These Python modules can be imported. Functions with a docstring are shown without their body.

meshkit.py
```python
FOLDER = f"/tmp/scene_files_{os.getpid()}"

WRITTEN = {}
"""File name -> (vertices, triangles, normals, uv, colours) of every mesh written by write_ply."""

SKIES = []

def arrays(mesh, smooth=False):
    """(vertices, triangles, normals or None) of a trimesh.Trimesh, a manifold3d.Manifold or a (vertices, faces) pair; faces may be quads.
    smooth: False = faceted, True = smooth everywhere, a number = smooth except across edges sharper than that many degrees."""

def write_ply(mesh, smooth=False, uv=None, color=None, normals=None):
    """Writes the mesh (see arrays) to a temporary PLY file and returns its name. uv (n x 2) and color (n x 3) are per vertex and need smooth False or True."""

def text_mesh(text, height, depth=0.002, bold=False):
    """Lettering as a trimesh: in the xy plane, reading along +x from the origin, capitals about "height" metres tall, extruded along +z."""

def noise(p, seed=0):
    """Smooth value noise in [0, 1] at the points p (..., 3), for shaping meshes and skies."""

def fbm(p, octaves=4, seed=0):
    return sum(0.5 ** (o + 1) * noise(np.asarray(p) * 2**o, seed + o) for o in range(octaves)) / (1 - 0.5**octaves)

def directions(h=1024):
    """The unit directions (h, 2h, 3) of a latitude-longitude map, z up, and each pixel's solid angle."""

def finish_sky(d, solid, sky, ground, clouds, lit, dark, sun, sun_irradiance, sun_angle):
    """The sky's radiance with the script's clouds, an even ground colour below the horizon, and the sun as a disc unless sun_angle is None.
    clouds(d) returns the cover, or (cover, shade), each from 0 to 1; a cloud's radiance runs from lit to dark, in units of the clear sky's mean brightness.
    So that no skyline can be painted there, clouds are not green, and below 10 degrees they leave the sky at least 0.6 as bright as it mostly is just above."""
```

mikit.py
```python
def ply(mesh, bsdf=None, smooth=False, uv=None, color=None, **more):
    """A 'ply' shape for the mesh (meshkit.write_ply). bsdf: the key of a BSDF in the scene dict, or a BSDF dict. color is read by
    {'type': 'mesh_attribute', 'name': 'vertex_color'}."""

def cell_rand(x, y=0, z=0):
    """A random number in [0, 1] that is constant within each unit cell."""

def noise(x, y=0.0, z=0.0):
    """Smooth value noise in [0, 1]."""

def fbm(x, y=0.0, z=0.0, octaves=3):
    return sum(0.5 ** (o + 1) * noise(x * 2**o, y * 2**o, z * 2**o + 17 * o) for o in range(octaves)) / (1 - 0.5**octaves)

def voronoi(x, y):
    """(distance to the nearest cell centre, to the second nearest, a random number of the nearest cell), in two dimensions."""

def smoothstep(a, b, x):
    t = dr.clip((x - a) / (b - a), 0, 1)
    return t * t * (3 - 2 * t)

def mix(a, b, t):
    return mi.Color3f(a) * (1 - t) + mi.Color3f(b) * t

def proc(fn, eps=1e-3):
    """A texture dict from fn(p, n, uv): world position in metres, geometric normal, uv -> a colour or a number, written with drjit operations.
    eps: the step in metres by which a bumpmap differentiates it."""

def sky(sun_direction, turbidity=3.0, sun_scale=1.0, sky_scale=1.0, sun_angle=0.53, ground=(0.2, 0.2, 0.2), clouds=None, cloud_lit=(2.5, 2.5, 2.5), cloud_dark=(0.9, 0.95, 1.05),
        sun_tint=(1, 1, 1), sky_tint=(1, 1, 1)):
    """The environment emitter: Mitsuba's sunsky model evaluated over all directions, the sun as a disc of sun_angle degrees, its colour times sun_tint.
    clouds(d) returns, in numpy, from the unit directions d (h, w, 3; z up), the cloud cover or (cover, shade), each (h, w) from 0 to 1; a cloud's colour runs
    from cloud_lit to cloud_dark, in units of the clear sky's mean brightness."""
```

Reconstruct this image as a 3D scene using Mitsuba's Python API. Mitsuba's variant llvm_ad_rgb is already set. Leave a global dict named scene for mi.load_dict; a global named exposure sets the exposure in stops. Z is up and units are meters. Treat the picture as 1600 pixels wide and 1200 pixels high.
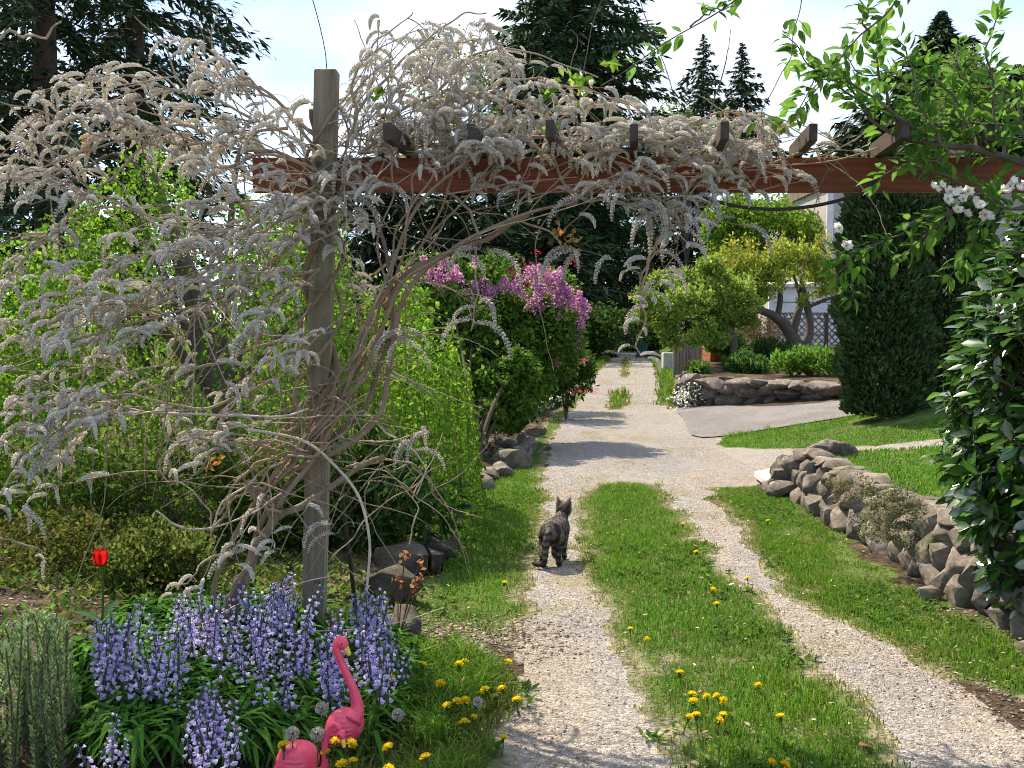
import math, random
import numpy as np
import trimesh, manifold3d as m3
import drjit as dr
import mitsuba as mi
import mikit, meshkit
from mikit import ply, proc, noise, fbm, voronoi, smoothstep, mix
from shapely.geometry import Polygon, Point
from shapely import contains_xy

T = mi.ScalarTransform4f
scene, labels = {}, {}
# ------------------------------------------------------------------ camera, sky, exposure
F, CZ, PITCH = 1650.0, 1.55, math.atan(90 / 1650.0)
CP, SP = math.cos(PITCH), math.sin(PITCH)
scene['camera'] = {'type': 'perspective', 'fov': math.degrees(2 * math.atan(800 / F)), 'fov_axis': 'x', 'near_clip': 0.05, 'far_clip': 3000.0,
                   'to_world': T().look_at(origin=[0, 0, CZ], target=[0, CP, CZ - SP], up=[0, 0, 1])}
SUN = np.array([math.sin(math.radians(-36)) * math.cos(math.radians(52)), math.cos(math.radians(-36)) * math.cos(math.radians(52)), math.sin(math.radians(52))])


def cloud_cover(d):
    p = d / np.maximum(d[..., 2:3] + 0.25, 0.1)
    a = meshkit.fbm(p * np.array([1.1, 1.1, 0.6]) + np.array([3.7, 1.9, 0.4]), 6, 5)
    b = meshkit.fbm(p * np.array([3.0, 3.0, 1.0]) + 9.0, 5, 11)
    c = np.clip((0.7 * a + 0.3 * b - 0.41) * 4.5, 0, 1)
    return c * 0.92, np.clip((b - 0.55) * 1.6, 0, 1)


scene['sky'] = mikit.sky(SUN, turbidity=3.2, clouds=cloud_cover, cloud_lit=(2.3, 2.3, 2.33), cloud_dark=(1.2, 1.25, 1.35))
exposure = 2.85


def P(px, py, Y):
    """World point that stands at depth Y (metres along the lane view) in the line of sight of photo pixel px, py."""
    a, b = (px - 800) / F, (600 - py) / F
    dy, dz = CP + b * SP, -SP + b * CP
    t = Y / dy
    return np.array([a * t, Y, CZ + dz * t])


def G(px, py, z=0.0):
    a, b = (px - 800) / F, (600 - py) / F
    dy, dz = CP + b * SP, -SP + b * CP
    t = (z - CZ) / dz
    return np.array([a * t, dy * t, z])


R = lambda s: np.random.default_rng(s)
norm = lambda v: v / np.maximum(np.linalg.norm(v, axis=-1, keepdims=True), 1e-9)
# ------------------------------------------------------------------ materials
VC = {'type': 'mesh_attribute', 'name': 'vertex_color'}


def pr(color, rough=0.6, spec=0.4, **k):
    return {'type': 'twosided', 'b': {'type': 'principled', 'base_color': color, 'roughness': rough, 'specular': spec, **k}}


def bump(b, fn, scale=1.0, eps=2e-3):
    return {'type': 'bumpmap', 'tex': proc(fn, eps), 'scale': scale, 'b': b}


def rgb(*c):
    return {'type': 'rgb', 'value': list(c)}


scene['m_leaf'] = {'type': 'principledthin', 'base_color': VC, 'roughness': 0.5, 'diff_trans': 1.08, 'eta': 1.35}
scene['m_blade'] = {'type': 'principledthin', 'base_color': VC, 'roughness': 0.4, 'diff_trans': 0.9, 'eta': 1.4}
scene['m_gloss'] = {'type': 'principledthin', 'base_color': VC, 'roughness': 0.2, 'diff_trans': 0.7, 'eta': 1.55}
scene['m_shiny'] = pr(VC, 0.27, 1.0, clearcoat=1.0, clearcoat_gloss=0.86)
scene['m_rafter'] = pr(proc(lambda p, n, uv: mix(mi.Color3f(.035, .03, .027), mi.Color3f(.10, .085, .07), fbm(p.x * 30, p.y * 3, p.z * 30, 3))), 0.9, 0.15)
scene['m_needle'] = pr(VC, 0.7, 0.25)
scene['m_petal'] = {'type': 'principledthin', 'base_color': VC, 'roughness': 0.7, 'diff_trans': 1.15, 'eta': 1.3}


# relief only (the colours of bark, stone and cloth are per vertex, broken up by the noise below)
def f_bark(p, n, uv):
    return 0.004 * fbm(p.x * 60, p.y * 60, p.z * 9, 3)


scene['m_bark'] = bump(pr(VC, 0.85, 0.2), f_bark, 1.0)


def c_stone(p, n, uv):
    a = fbm(p.x * 9, p.y * 9, p.z * 9, 4)
    b = noise(p.x * 70, p.y * 70, p.z * 70)
    base = mix(mi.Color3f(.070, .062, .054), mi.Color3f(.23, .203, .178), dr.clip(a * 1.5 - .25, 0, 1)) * (0.75 + 0.5 * b)
    lichen = smoothstep(.58, .72, fbm(p.x * 14 + 5, p.y * 14, p.z * 14, 3))
    base = mix(base, mi.Color3f(.30, .29, .245), lichen * 0.55)
    moss = smoothstep(.55, .7, fbm(p.x * 4 + 9, p.y * 4, p.z * 4, 3))
    return mix(base, mi.Color3f(.085, .095, .035), moss * 0.45) * .85


scene['m_boulder'] = bump(pr(proc(lambda p, n, uv: c_stone(p, n, uv) * .52), 0.9, 0.15), lambda p, n, uv: 0.012 * fbm(p.x * 18, p.y * 18, p.z * 18, 4))
scene['m_stone'] = bump(pr(proc(c_stone), 0.9, 0.15), lambda p, n, uv: 0.012 * fbm(p.x * 18, p.y * 18, p.z * 18, 4))


def c_post(p, n, uv):
    g = fbm(p.x * 55, p.y * 55, p.z * 2.2, 4)
    w = fbm(p.x * 7, p.y * 7, p.z * 1.3, 3)
    c = mix(mi.Color3f(.115, .098, .066), mi.Color3f(.29, .25, .18), dr.clip(g * 1.6 - .3, 0, 1))
    c = mix(c, mi.Color3f(.16, .17, .10), smoothstep(.45, .75, w) * .6)
    k = dr.sqrt(dr.square(p.x + 0.905) + dr.square(p.z - 0.365))
    k2 = dr.sqrt(dr.square(p.x + 0.918) + dr.square((p.z - 0.27) * 1.1))
    return mix(c, mi.Color3f(.06, .045, .03), dr.clip(smoothstep(.02, .008, k) + smoothstep(.013, .006, k2), 0, 1) * .8)


scene['m_post'] = bump(pr(proc(c_post), 0.85, 0.2), lambda p, n, uv: 0.004 * fbm(p.x * 70, p.y * 70, p.z * 2.5, 3))


def c_beam(p, n, uv):
    g = fbm(p.x * 2.2, p.y * 60, p.z * 75, 4)
    c = mix(mi.Color3f(.10, .026, .011), mi.Color3f(.24, .075, .03), dr.clip(g * 1.5 - .25, 0, 1))
    s = fbm(p.x * 3 + 4, p.y * 3, p.z * 9, 3)
    c = mix(c, mi.Color3f(.05, .03, .02), smoothstep(.56, .72, fbm(p.x * 5, p.y * 9, p.z * 14, 4)) * .6)
    return c * (0.6 + 0.8 * s)


scene['m_beam'] = bump(pr(proc(c_beam), 0.62, 0.35), lambda p, n, uv: 0.002 * fbm(p.x * 3, p.y * 80, p.z * 90, 3))


def c_oldwood(p, n, uv):
    g = fbm(p.x * 30, p.y * 30, p.z * 1.5, 3)
    return mix(mi.Color3f(.09, .075, .062), mi.Color3f(.24, .205, .175), dr.clip(g * 1.5 - .25, 0, 1))


scene['m_oldwood'] = pr(proc(c_oldwood), 0.9, 0.15)
scene['m_redwood'] = pr(proc(lambda p, n, uv: mix(mi.Color3f(.17, .055, .022), mi.Color3f(.34, .13, .055), fbm(p.x * 3, p.y * 3, p.z * 30, 3))), 0.8, 0.2)


def c_gravel(p, n, uv):
    d1, d2, w = voronoi(p.x * 78, p.y * 78)
    e1, e2, w2 = voronoi(p.x * 17 + 3, p.y * 17)
    tone = 0.64 + 0.58 * w * w + 0.18 * w2
    tone = tone * (0.55 + 0.45 * smoothstep(0.02, 0.22, d2 - d1))
    patch = fbm(p.x * 1.7, p.y * 1.1, 0, 4)
    c = mix(mi.Color3f(.32, .315, .305), mi.Color3f(.385, .36, .325), dr.clip(patch * 1.9 - .45, 0, 1)) * .70
    moss = smoothstep(.56, .74, fbm(p.x * 2.6 + 8, p.y * 1.5, 0, 4))
    c = mix(c, mi.Color3f(.19, .175, .085), moss * .6)
    c = mix(c, mi.Color3f(.26, .23, .195), smoothstep(.52, .7, fbm(p.x * 2.1, p.y * .8 + 5, 0, 4)) * .7)
    return c * tone


scene['m_gravel'] = bump(pr(proc(c_gravel), 0.9, 0.2), lambda p, n, uv: 0.005 * (1 - dr.minimum(voronoi(p.x * 78, p.y * 78)[0], 1.0)) + .006 * fbm(p.x * 9, p.y * 9, 0, 3), 1.0, 3e-3)
scene['m_soil'] = bump(pr(VC, 0.95, 0.1), lambda p, n, uv: 0.05 * fbm(p.x * 22, p.y * 22, 0, 4), 1.0, 4e-3)
scene['m_asphalt'] = bump(pr(proc(lambda p, n, uv: mi.Color3f(.135, .132, .132) * (0.45 + .75 * fbm(p.x * 1.6, p.y * 1.6, 0, 5) + .4 * noise(p.x * 45, p.y * 45))), 0.9, 0.2),
                          lambda p, n, uv: 0.006 * noise(p.x * 60, p.y * 60))
scene['m_concrete'] = pr(proc(lambda p, n, uv: mi.Color3f(.36, .345, .31) * (0.65 + .5 * fbm(p.x * 3, p.y * 3, p.z * 3, 4) + .2 * noise(p.x * 60, p.y * 60, p.z * 60))), 0.85, 0.2)
scene['m_slab'] = pr(proc(lambda p, n, uv: mi.Color3f(.48, .47, .455) * (0.75 + .4 * fbm(p.x * 4, p.y * 4, 0, 4))), 0.8, 0.3)
scene['m_pink'] = {'type': 'twosided', 'b': {'type': 'principled', 'base_color': proc(lambda p, n, uv: mix(mi.Color3f(.78, .06, .13), mi.Color3f(.70, .085, .15), fbm(p.x * 25, p.y * 25, p.z * 25, 3))),
                   'roughness': 0.36, 'specular': 0.5, 'clearcoat': 0.25, 'clearcoat_gloss': 0.7}}
scene['m_vcol'] = pr(VC, 0.55, 0.35)
scene['m_fur'] = pr(VC, 0.75, 0.25, sheen=0.4)
scene['m_black'] = pr(rgb(.02, .02, .022), 0.45, 0.4)
scene['m_white'] = pr(proc(lambda p, n, uv: mi.Color3f(.62, .64, .66) * (0.82 + .3 * fbm(p.x * 2, p.y * 2, p.z * 3, 4))), 0.7, 0.3)
scene['m_wall'] = pr(proc(lambda p, n, uv: mi.Color3f(.40, .385, .36) * (0.85 + .25 * fbm(p.x * 2, p.y * 2, p.z * 3, 4))), 0.8, 0.2)
scene['m_metal'] = {'type': 'twosided', 'b': {'type': 'roughconductor', 'alpha': 0.3}}
scene['m_binm'] = pr(rgb(.02, .09, .08), 0.5, 0.4)


# ------------------------------------------------------------------ mesh tools
class MB:
    def __init__(s):
        s.v, s.f, s.c, s.n = [], [], [], 0

    def add(s, v, f, c=None):
        v = np.asarray(v, float)
        s.v.append(v)
        s.f.append(np.asarray(f, int) + s.n)
        s.c.append(np.broadcast_to(np.asarray((1, 1, 1) if c is None else c, float), v.shape))
        s.n += len(v)
        return s

    def get(s):
        return np.vstack(s.v), np.vstack(s.f), np.clip(np.vstack(s.c), 0, 1)

    def ply(s, mat, smooth=False):
        v, f, c = s.get()
        return ply((v, f), mat, smooth=smooth, color=c)


def tri(m):
    if hasattr(m, 'to_mesh'):
        q = m.to_mesh()
        return np.array(q.vert_properties[:, :3]), np.array(q.tri_verts)
    return np.array(m.vertices), np.array(m.faces)


def catmull(pts, step):
    p = np.asarray(pts, float)
    if len(p) < 3:
        n = max(2, int(np.linalg.norm(p[-1] - p[0]) / step) + 1)
        return p[0] + (p[-1] - p[0]) * np.linspace(0, 1, n)[:, None]
    q = np.vstack([2 * p[0] - p[1], p, 2 * p[-1] - p[-2]])
    out = []
    for i in range(1, len(q) - 2):
        n = max(2, int(np.linalg.norm(q[i + 1] - q[i]) / step) + 1)
        t = np.linspace(0, 1, n, endpoint=False)[:, None]
        a, b, c, d = q[i - 1], q[i], q[i + 1], q[i + 2]
        out.append(0.5 * (2 * b + (c - a) * t + (2 * a - 5 * b + 4 * c - d) * t ** 2 + (3 * b - a - 3 * c + d) * t ** 3))
    return np.vstack(out + [p[-1:]])


def tube(p, r, sides=5):
    p = np.asarray(p, float)
    r = np.broadcast_to(np.asarray(r, float), (len(p),))
    t = norm(np.gradient(p, axis=0))
    ref = np.array([0.31, 0.17, 0.93]) if abs(t[:, 2]).mean() < .7 else np.array([0.93, 0.31, .17])
    a = norm(np.cross(t, ref))
    b = np.cross(t, a)
    ang = np.arange(sides) * 2 * np.pi / sides
    v = p[:, None] + r[:, None, None] * (np.cos(ang)[None, :, None] * a[:, None] + np.sin(ang)[None, :, None] * b[:, None])
    i, j = np.meshgrid(np.arange(len(p) - 1), np.arange(sides), indexing='ij')
    q = np.stack([i * sides + j, i * sides + (j + 1) % sides, (i + 1) * sides + (j + 1) % sides, (i + 1) * sides + j], -1).reshape(-1, 4)
    f = np.vstack([q[:, [0, 1, 2]], q[:, [0, 2, 3]]])
    n0, n1 = len(v) * sides, len(v) * sides + 1
    vv = np.vstack([v.reshape(-1, 3), p[:1], p[-1:]])
    k = np.arange(sides)
    e = (len(p) - 1) * sides
    f = np.vstack([f, np.stack([(k + 1) % sides, k, k * 0 + n0], 1), np.stack([e + k, e + (k + 1) % sides, k * 0 + n1], 1)])
    return vv, f


def leafs(pos, d, n, L, W, col, fold=.25, mid=.45):
    """Many two-triangle leaves at once: base, two shoulders and tip, folded along the midrib."""
    pos, d = np.asarray(pos), norm(np.asarray(d))
    s = norm(np.cross(d, n))
    n = np.cross(s, d)
    L, W = (np.broadcast_to(np.asarray(x, float).reshape(-1, 1) if np.ndim(x) else np.full((1, 1), x), (len(pos), 1)) for x in (L, W))
    v = np.stack([pos, pos + d * L * mid + s * W / 2 + n * fold * W / 2, pos + d * L, pos + d * L * mid - s * W / 2 + n * fold * W / 2], 1).reshape(-1, 3)
    k = np.arange(len(pos))[:, None] * 4
    f = np.vstack([k + [0, 1, 2], k + [0, 2, 3]])
    return v, f, np.repeat(np.broadcast_to(col, (len(pos), 3)), 4, 0)


def tones(rng, n, *cols, jit=.25):
    c = np.array(cols)[rng.integers(0, len(cols), n)]
    return c * (1 + jit * rng.standard_normal((n, 1))).clip(.4, 1.8) * (1 + .08 * rng.standard_normal((n, 3)))


def box(c, s, rot=0.0, axis=(0, 0, 1)):
    m = trimesh.creation.box(s)
    if rot:
        m.apply_transform(trimesh.transformations.rotation_matrix(rot, axis))
    m.apply_translation(c)
    return m


def rbox(c, s, r=.006, M=None):
    """A box with rounded edges."""
    s = np.asarray(s) / 2 - r
    pts = m3.Manifold.batch_hull([m3.Manifold.sphere(r, 8).translate([sx * s[0], sy * s[1], sz * s[2]]) for sx in (-1, 1) for sy in (-1, 1) for sz in (-1, 1)])
    m = trimesh.Trimesh(*tri(pts), process=False)
    if M is not None:
        m.apply_transform(M)
    m.apply_translation(c)
    return m


counts = {}


def key(name):
    k = counts.get(name, 0)
    counts[name] = k + 1
    return name if k == 0 else f'{name}_{k:03d}'


def tag(k, label=None, cat=None, group=None, kind=None):
    labels[k] = {a: b for a, b in (('label', label), ('category', cat), ('group', group), ('kind', kind)) if b}
    return k


def thing(name, label, cat, group=None):
    return tag(key(name), label, cat, group)


def part(parent, name, shape, label=None, kind=None):
    k = key(parent + '__' + name)
    scene[k] = shape
    if label or kind:
        tag(k, label, None, None, kind)
    return k


def struct(name, shape, label=None):
    k = key(name)
    scene[k] = shape
    tag(k, label, None, None, 'structure')
    return k


def mat(pos, d, n, s=1.0):
    """Matrix whose local y runs along d and whose local z leans to n."""
    d = norm(np.asarray(d, float))
    x = norm(np.cross(d, n))
    M = np.eye(4)
    M[:3, 0], M[:3, 1], M[:3, 2], M[:3, 3] = x * s, d * s, np.cross(x, d) * s, pos
    return M


def grp(name, **shapes):
    scene[name] = {'type': 'shapegroup', **shapes}
    return name


def inst(g, M):
    return {'type': 'instance', 'group': {'type': 'ref', 'id': g}, 'to_world': T(M.tolist())}


def wob(n, rng, amp):
    """A smooth random offset along a stem."""
    t = np.linspace(0, 1, n)[:, None]
    return sum(amp / k * np.sin(2 * np.pi * (k * t * 1.3 + rng.random(3))) * rng.standard_normal(3) for k in (1, 2, 4)) * np.minimum(1, 6 * t)
# ------------------------------------------------------------------ terrain
def sst(a, b, x):
    t = np.clip((x - a) / (b - a), 0, 1)
    return t * t * (3 - 2 * t)


LEFT_Y = [0, 3.5, 5.7, 7.1, 8.8, 10.5, 13.5, 19, 30, 60]
LEFT_X = [-.75, -.62, -.5, -.46, -.43, -.3, .02, .55, 1.7, 4.6]
WALLX = 2.62


def H(x, y):
    x, y = np.asarray(x, float), np.asarray(y, float)
    bed = np.interp(y, LEFT_Y, LEFT_X)
    z = 0.10 * sst(0, .5, bed - x) + 0.25 * sst(.5, 5, bed - x)
    lx = np.interp(y, [19, 28, 46, 60], [3.0, 3.95, 6.2, 7.6])
    slope = .15 * np.clip(x - 2.5 - .04 * np.clip(y - 12, 0, 9), 0, 14) * sst(9.6, 11, y) * (1 - sst(21, 30, y) * (1 - sst(lx + .8, lx + 3.6, x)))
    terr = .38 * sst(WALLX + .02, WALLX + .16, x) * (1 - sst(9.55, 10.5, y)) + .05 * np.clip(x - WALLX, 0, 6) * (1 - sst(9.55, 10.5, y))
    z = z + np.maximum(slope * sst(9.6, 10.6, y), terr)
    # planting bed held by the second stone wall
    yf = 19.75 - 1.17 * (x - 3.1)
    xf = 3.12 + .27 * (y - 19.7)
    inb = sst(0.0, .22, np.minimum(y - yf, (x - xf) * 1.5)) * (1 - sst(26.5, 29, y)) * (x > 2.9)
    top = .60 + .035 * np.clip(y - 19, 0, 8) + .02 * np.clip(x - 3, 0, 6)
    z = np.where(inb > 0, z * (1 - inb) + np.maximum(top, z) * inb, z)
    # earth mound below the cypresses
    z = z + .14 * np.exp(-((x - 5.3) ** 2 / 1.1 + (y - 13.1) ** 2 / .5))
    z = z + .022 * (meshkit.fbm(np.stack([x * .9, y * .9, x * 0], -1), 3, 3) - .5) * (1 - .5 * sst(30, 60, y))
    return z


def dist_poly(poly, x, y, wob_=.10, seed=0, freq=3.0):
    """Inside test with a ragged edge."""
    x, y = np.asarray(x, float), np.asarray(y, float)
    q = np.stack([x * freq, y * freq, x * 0], -1)
    dx = (meshkit.fbm(q, 4, seed) - .5) * 2 * wob_ * 2
    dy = (meshkit.fbm(q + 7, 4, seed + 3) - .5) * 2 * wob_ * 3
    return contains_xy(poly, x + dx, y + dy)


def gpoly(pts, z=0.0):
    return Polygon([tuple(G(a, b, z)[:2]) for a, b in pts]).buffer(0)


MEDIAN = gpoly([(930, 758), (1015, 755), (1062, 800), (1112, 860), (1180, 940), (1245, 1020), (1320, 1100), (1440, 1215), (1440, 1300), (1085, 1300), (1060, 1215), (1010, 1120), (968, 1020), (935, 940), (908, 880), (905, 805)])
VERGE_L = gpoly([(853, 690), (842, 740), (852, 770), (846, 800), (836, 850), (822, 905), (815, 960), (800, 1000), (690, 1000), (640, 975), (655, 920), (700, 850), (722, 790), (770, 735), (825, 690), (880, 635), (915, 600), (900, 592), (912, 585), (935, 560), (960, 556), (935, 580), (912, 615), (885, 648)])
WILD_L = gpoly([(545, 1040), (640, 1030), (735, 1035), (800, 1075), (812, 1110), (770, 1160), (755, 1215), (720, 1300), (470, 1300), (520, 1100)])
VERGE_R = gpoly([(1110, 762), (1235, 762), (1290, 825), (1370, 893), (1470, 940), (1600, 1010), (1720, 1060), (1720, 1140), (1600, 1098), (1480, 1050), (1335, 985), (1245, 925), (1180, 850)])
FARMED = gpoly([(955, 612), (985, 612), (975, 640), (950, 640)])
FARMED2 = gpoly([(972, 560), (984, 560), (982, 590), (968, 590)])
VERGE_R2 = gpoly([(1022, 572), (1052, 565), (1062, 600), (1035, 606)])
FARL = Polygon([(-2.5, 21), (.6, 19.5), (1.3, 23.2), (2.65, 36.5), (4.2, 51), (4.6, 57), (0, 62), (-6, 60)])
FARR = Polygon([(3.25, 21.6), (3.6, 24.0), (3.75, 26.0), (4.1, 28.4), (6.2, 46.5), (7.6, 57), (12, 56), (9, 40), (5.6, 30.2), (5.1, 26.8), (4.3, 24.0), (3.6, 21.6)])
VERGE_R3 = gpoly([(1030, 612), (1062, 606), (1080, 640), (1050, 642), (1025, 632)])
LAWN1 = Polygon([(2.72, 4.0), (9, 4.0), (9, 10.6), (4.6, 10.75), (3.2, 10.95), (2.86, 10.5), (2.72, 9.7)])
LAWN2 = Polygon([(2.65, 13.6), (2.95, 12.7), (3.6, 11.85), (4.6, 11.5), (9, 11.25), (9, 14.55), (5.5, 14.6), (2.9, 14.35)])
PATHP = Polygon([(2.3, 11.4), (3.2, 11.0), (4.6, 10.8), (9, 10.65), (9, 11.2), (4.6, 11.45), (3.5, 11.8), (2.6, 12.6)])
LANE = Polygon([(-.62, -3), (-.1, 2), (-.05, 3.7), (.1, 6.5), (.16, 8.5), (.25, 10), (.47, 13.3), (.62, 15.5), (.9, 18.3), (1.45, 23.2), (2.75, 36.5), (4.3, 51), (5.2, 60), (7.5, 60), (6.1, 46.5), (3.95, 28.4), (3.1, 21), (3.1, 19.6),
                (3.1, 14.2), (2.95, 13.4), (3.3, 12.2), (2.9, 10.9), (2.3, 10.2), (1.75, 9.5), (1.72, 6.5), (1.98, 4), (2.3, 1), (2.3, -3)])
DIRT_MOUND = Polygon([(4.4, 12.6), (6.5, 12.4), (6.6, 13.9), (4.3, 13.8)])


def grass_density(x, y):
    d = np.zeros(np.shape(x))
    fine = (meshkit.noise(np.stack([x * 11, y * 11, x * 0], -1), 6) - .5)
    for k, (p, w, val) in enumerate(((MEDIAN, .07, 1), (VERGE_L, .06, .9), (WILD_L, .08, 1), (VERGE_R, .08, .85), (FARMED, .1, .8), (FARMED2, .1, .4), (VERGE_R2, .15, 1), (FARL, .15, 1), (FARR, .15, 1), (VERGE_R3, .1, .7), (LAWN1, .03, 1), (LAWN2, .05, 1))):
        m = sum(dist_poly(p.buffer(o), x, y, w, 20 + k) * q for o, q in (((.05, .22), (-.03, .28), (-.11, .5)) if k < 7 else ((0, 1),)))
        d = np.maximum(d, m * val)
    d = np.where(contains_xy(DIRT_MOUND, x, y), d * .05, d)
    thin = meshkit.fbm(np.stack([x * 2.3, y * 2.3, x * 0], -1), 4, 77)
    return d * np.clip((thin - .17) * 4.5 + fine * .5, .12, 1)


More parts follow.
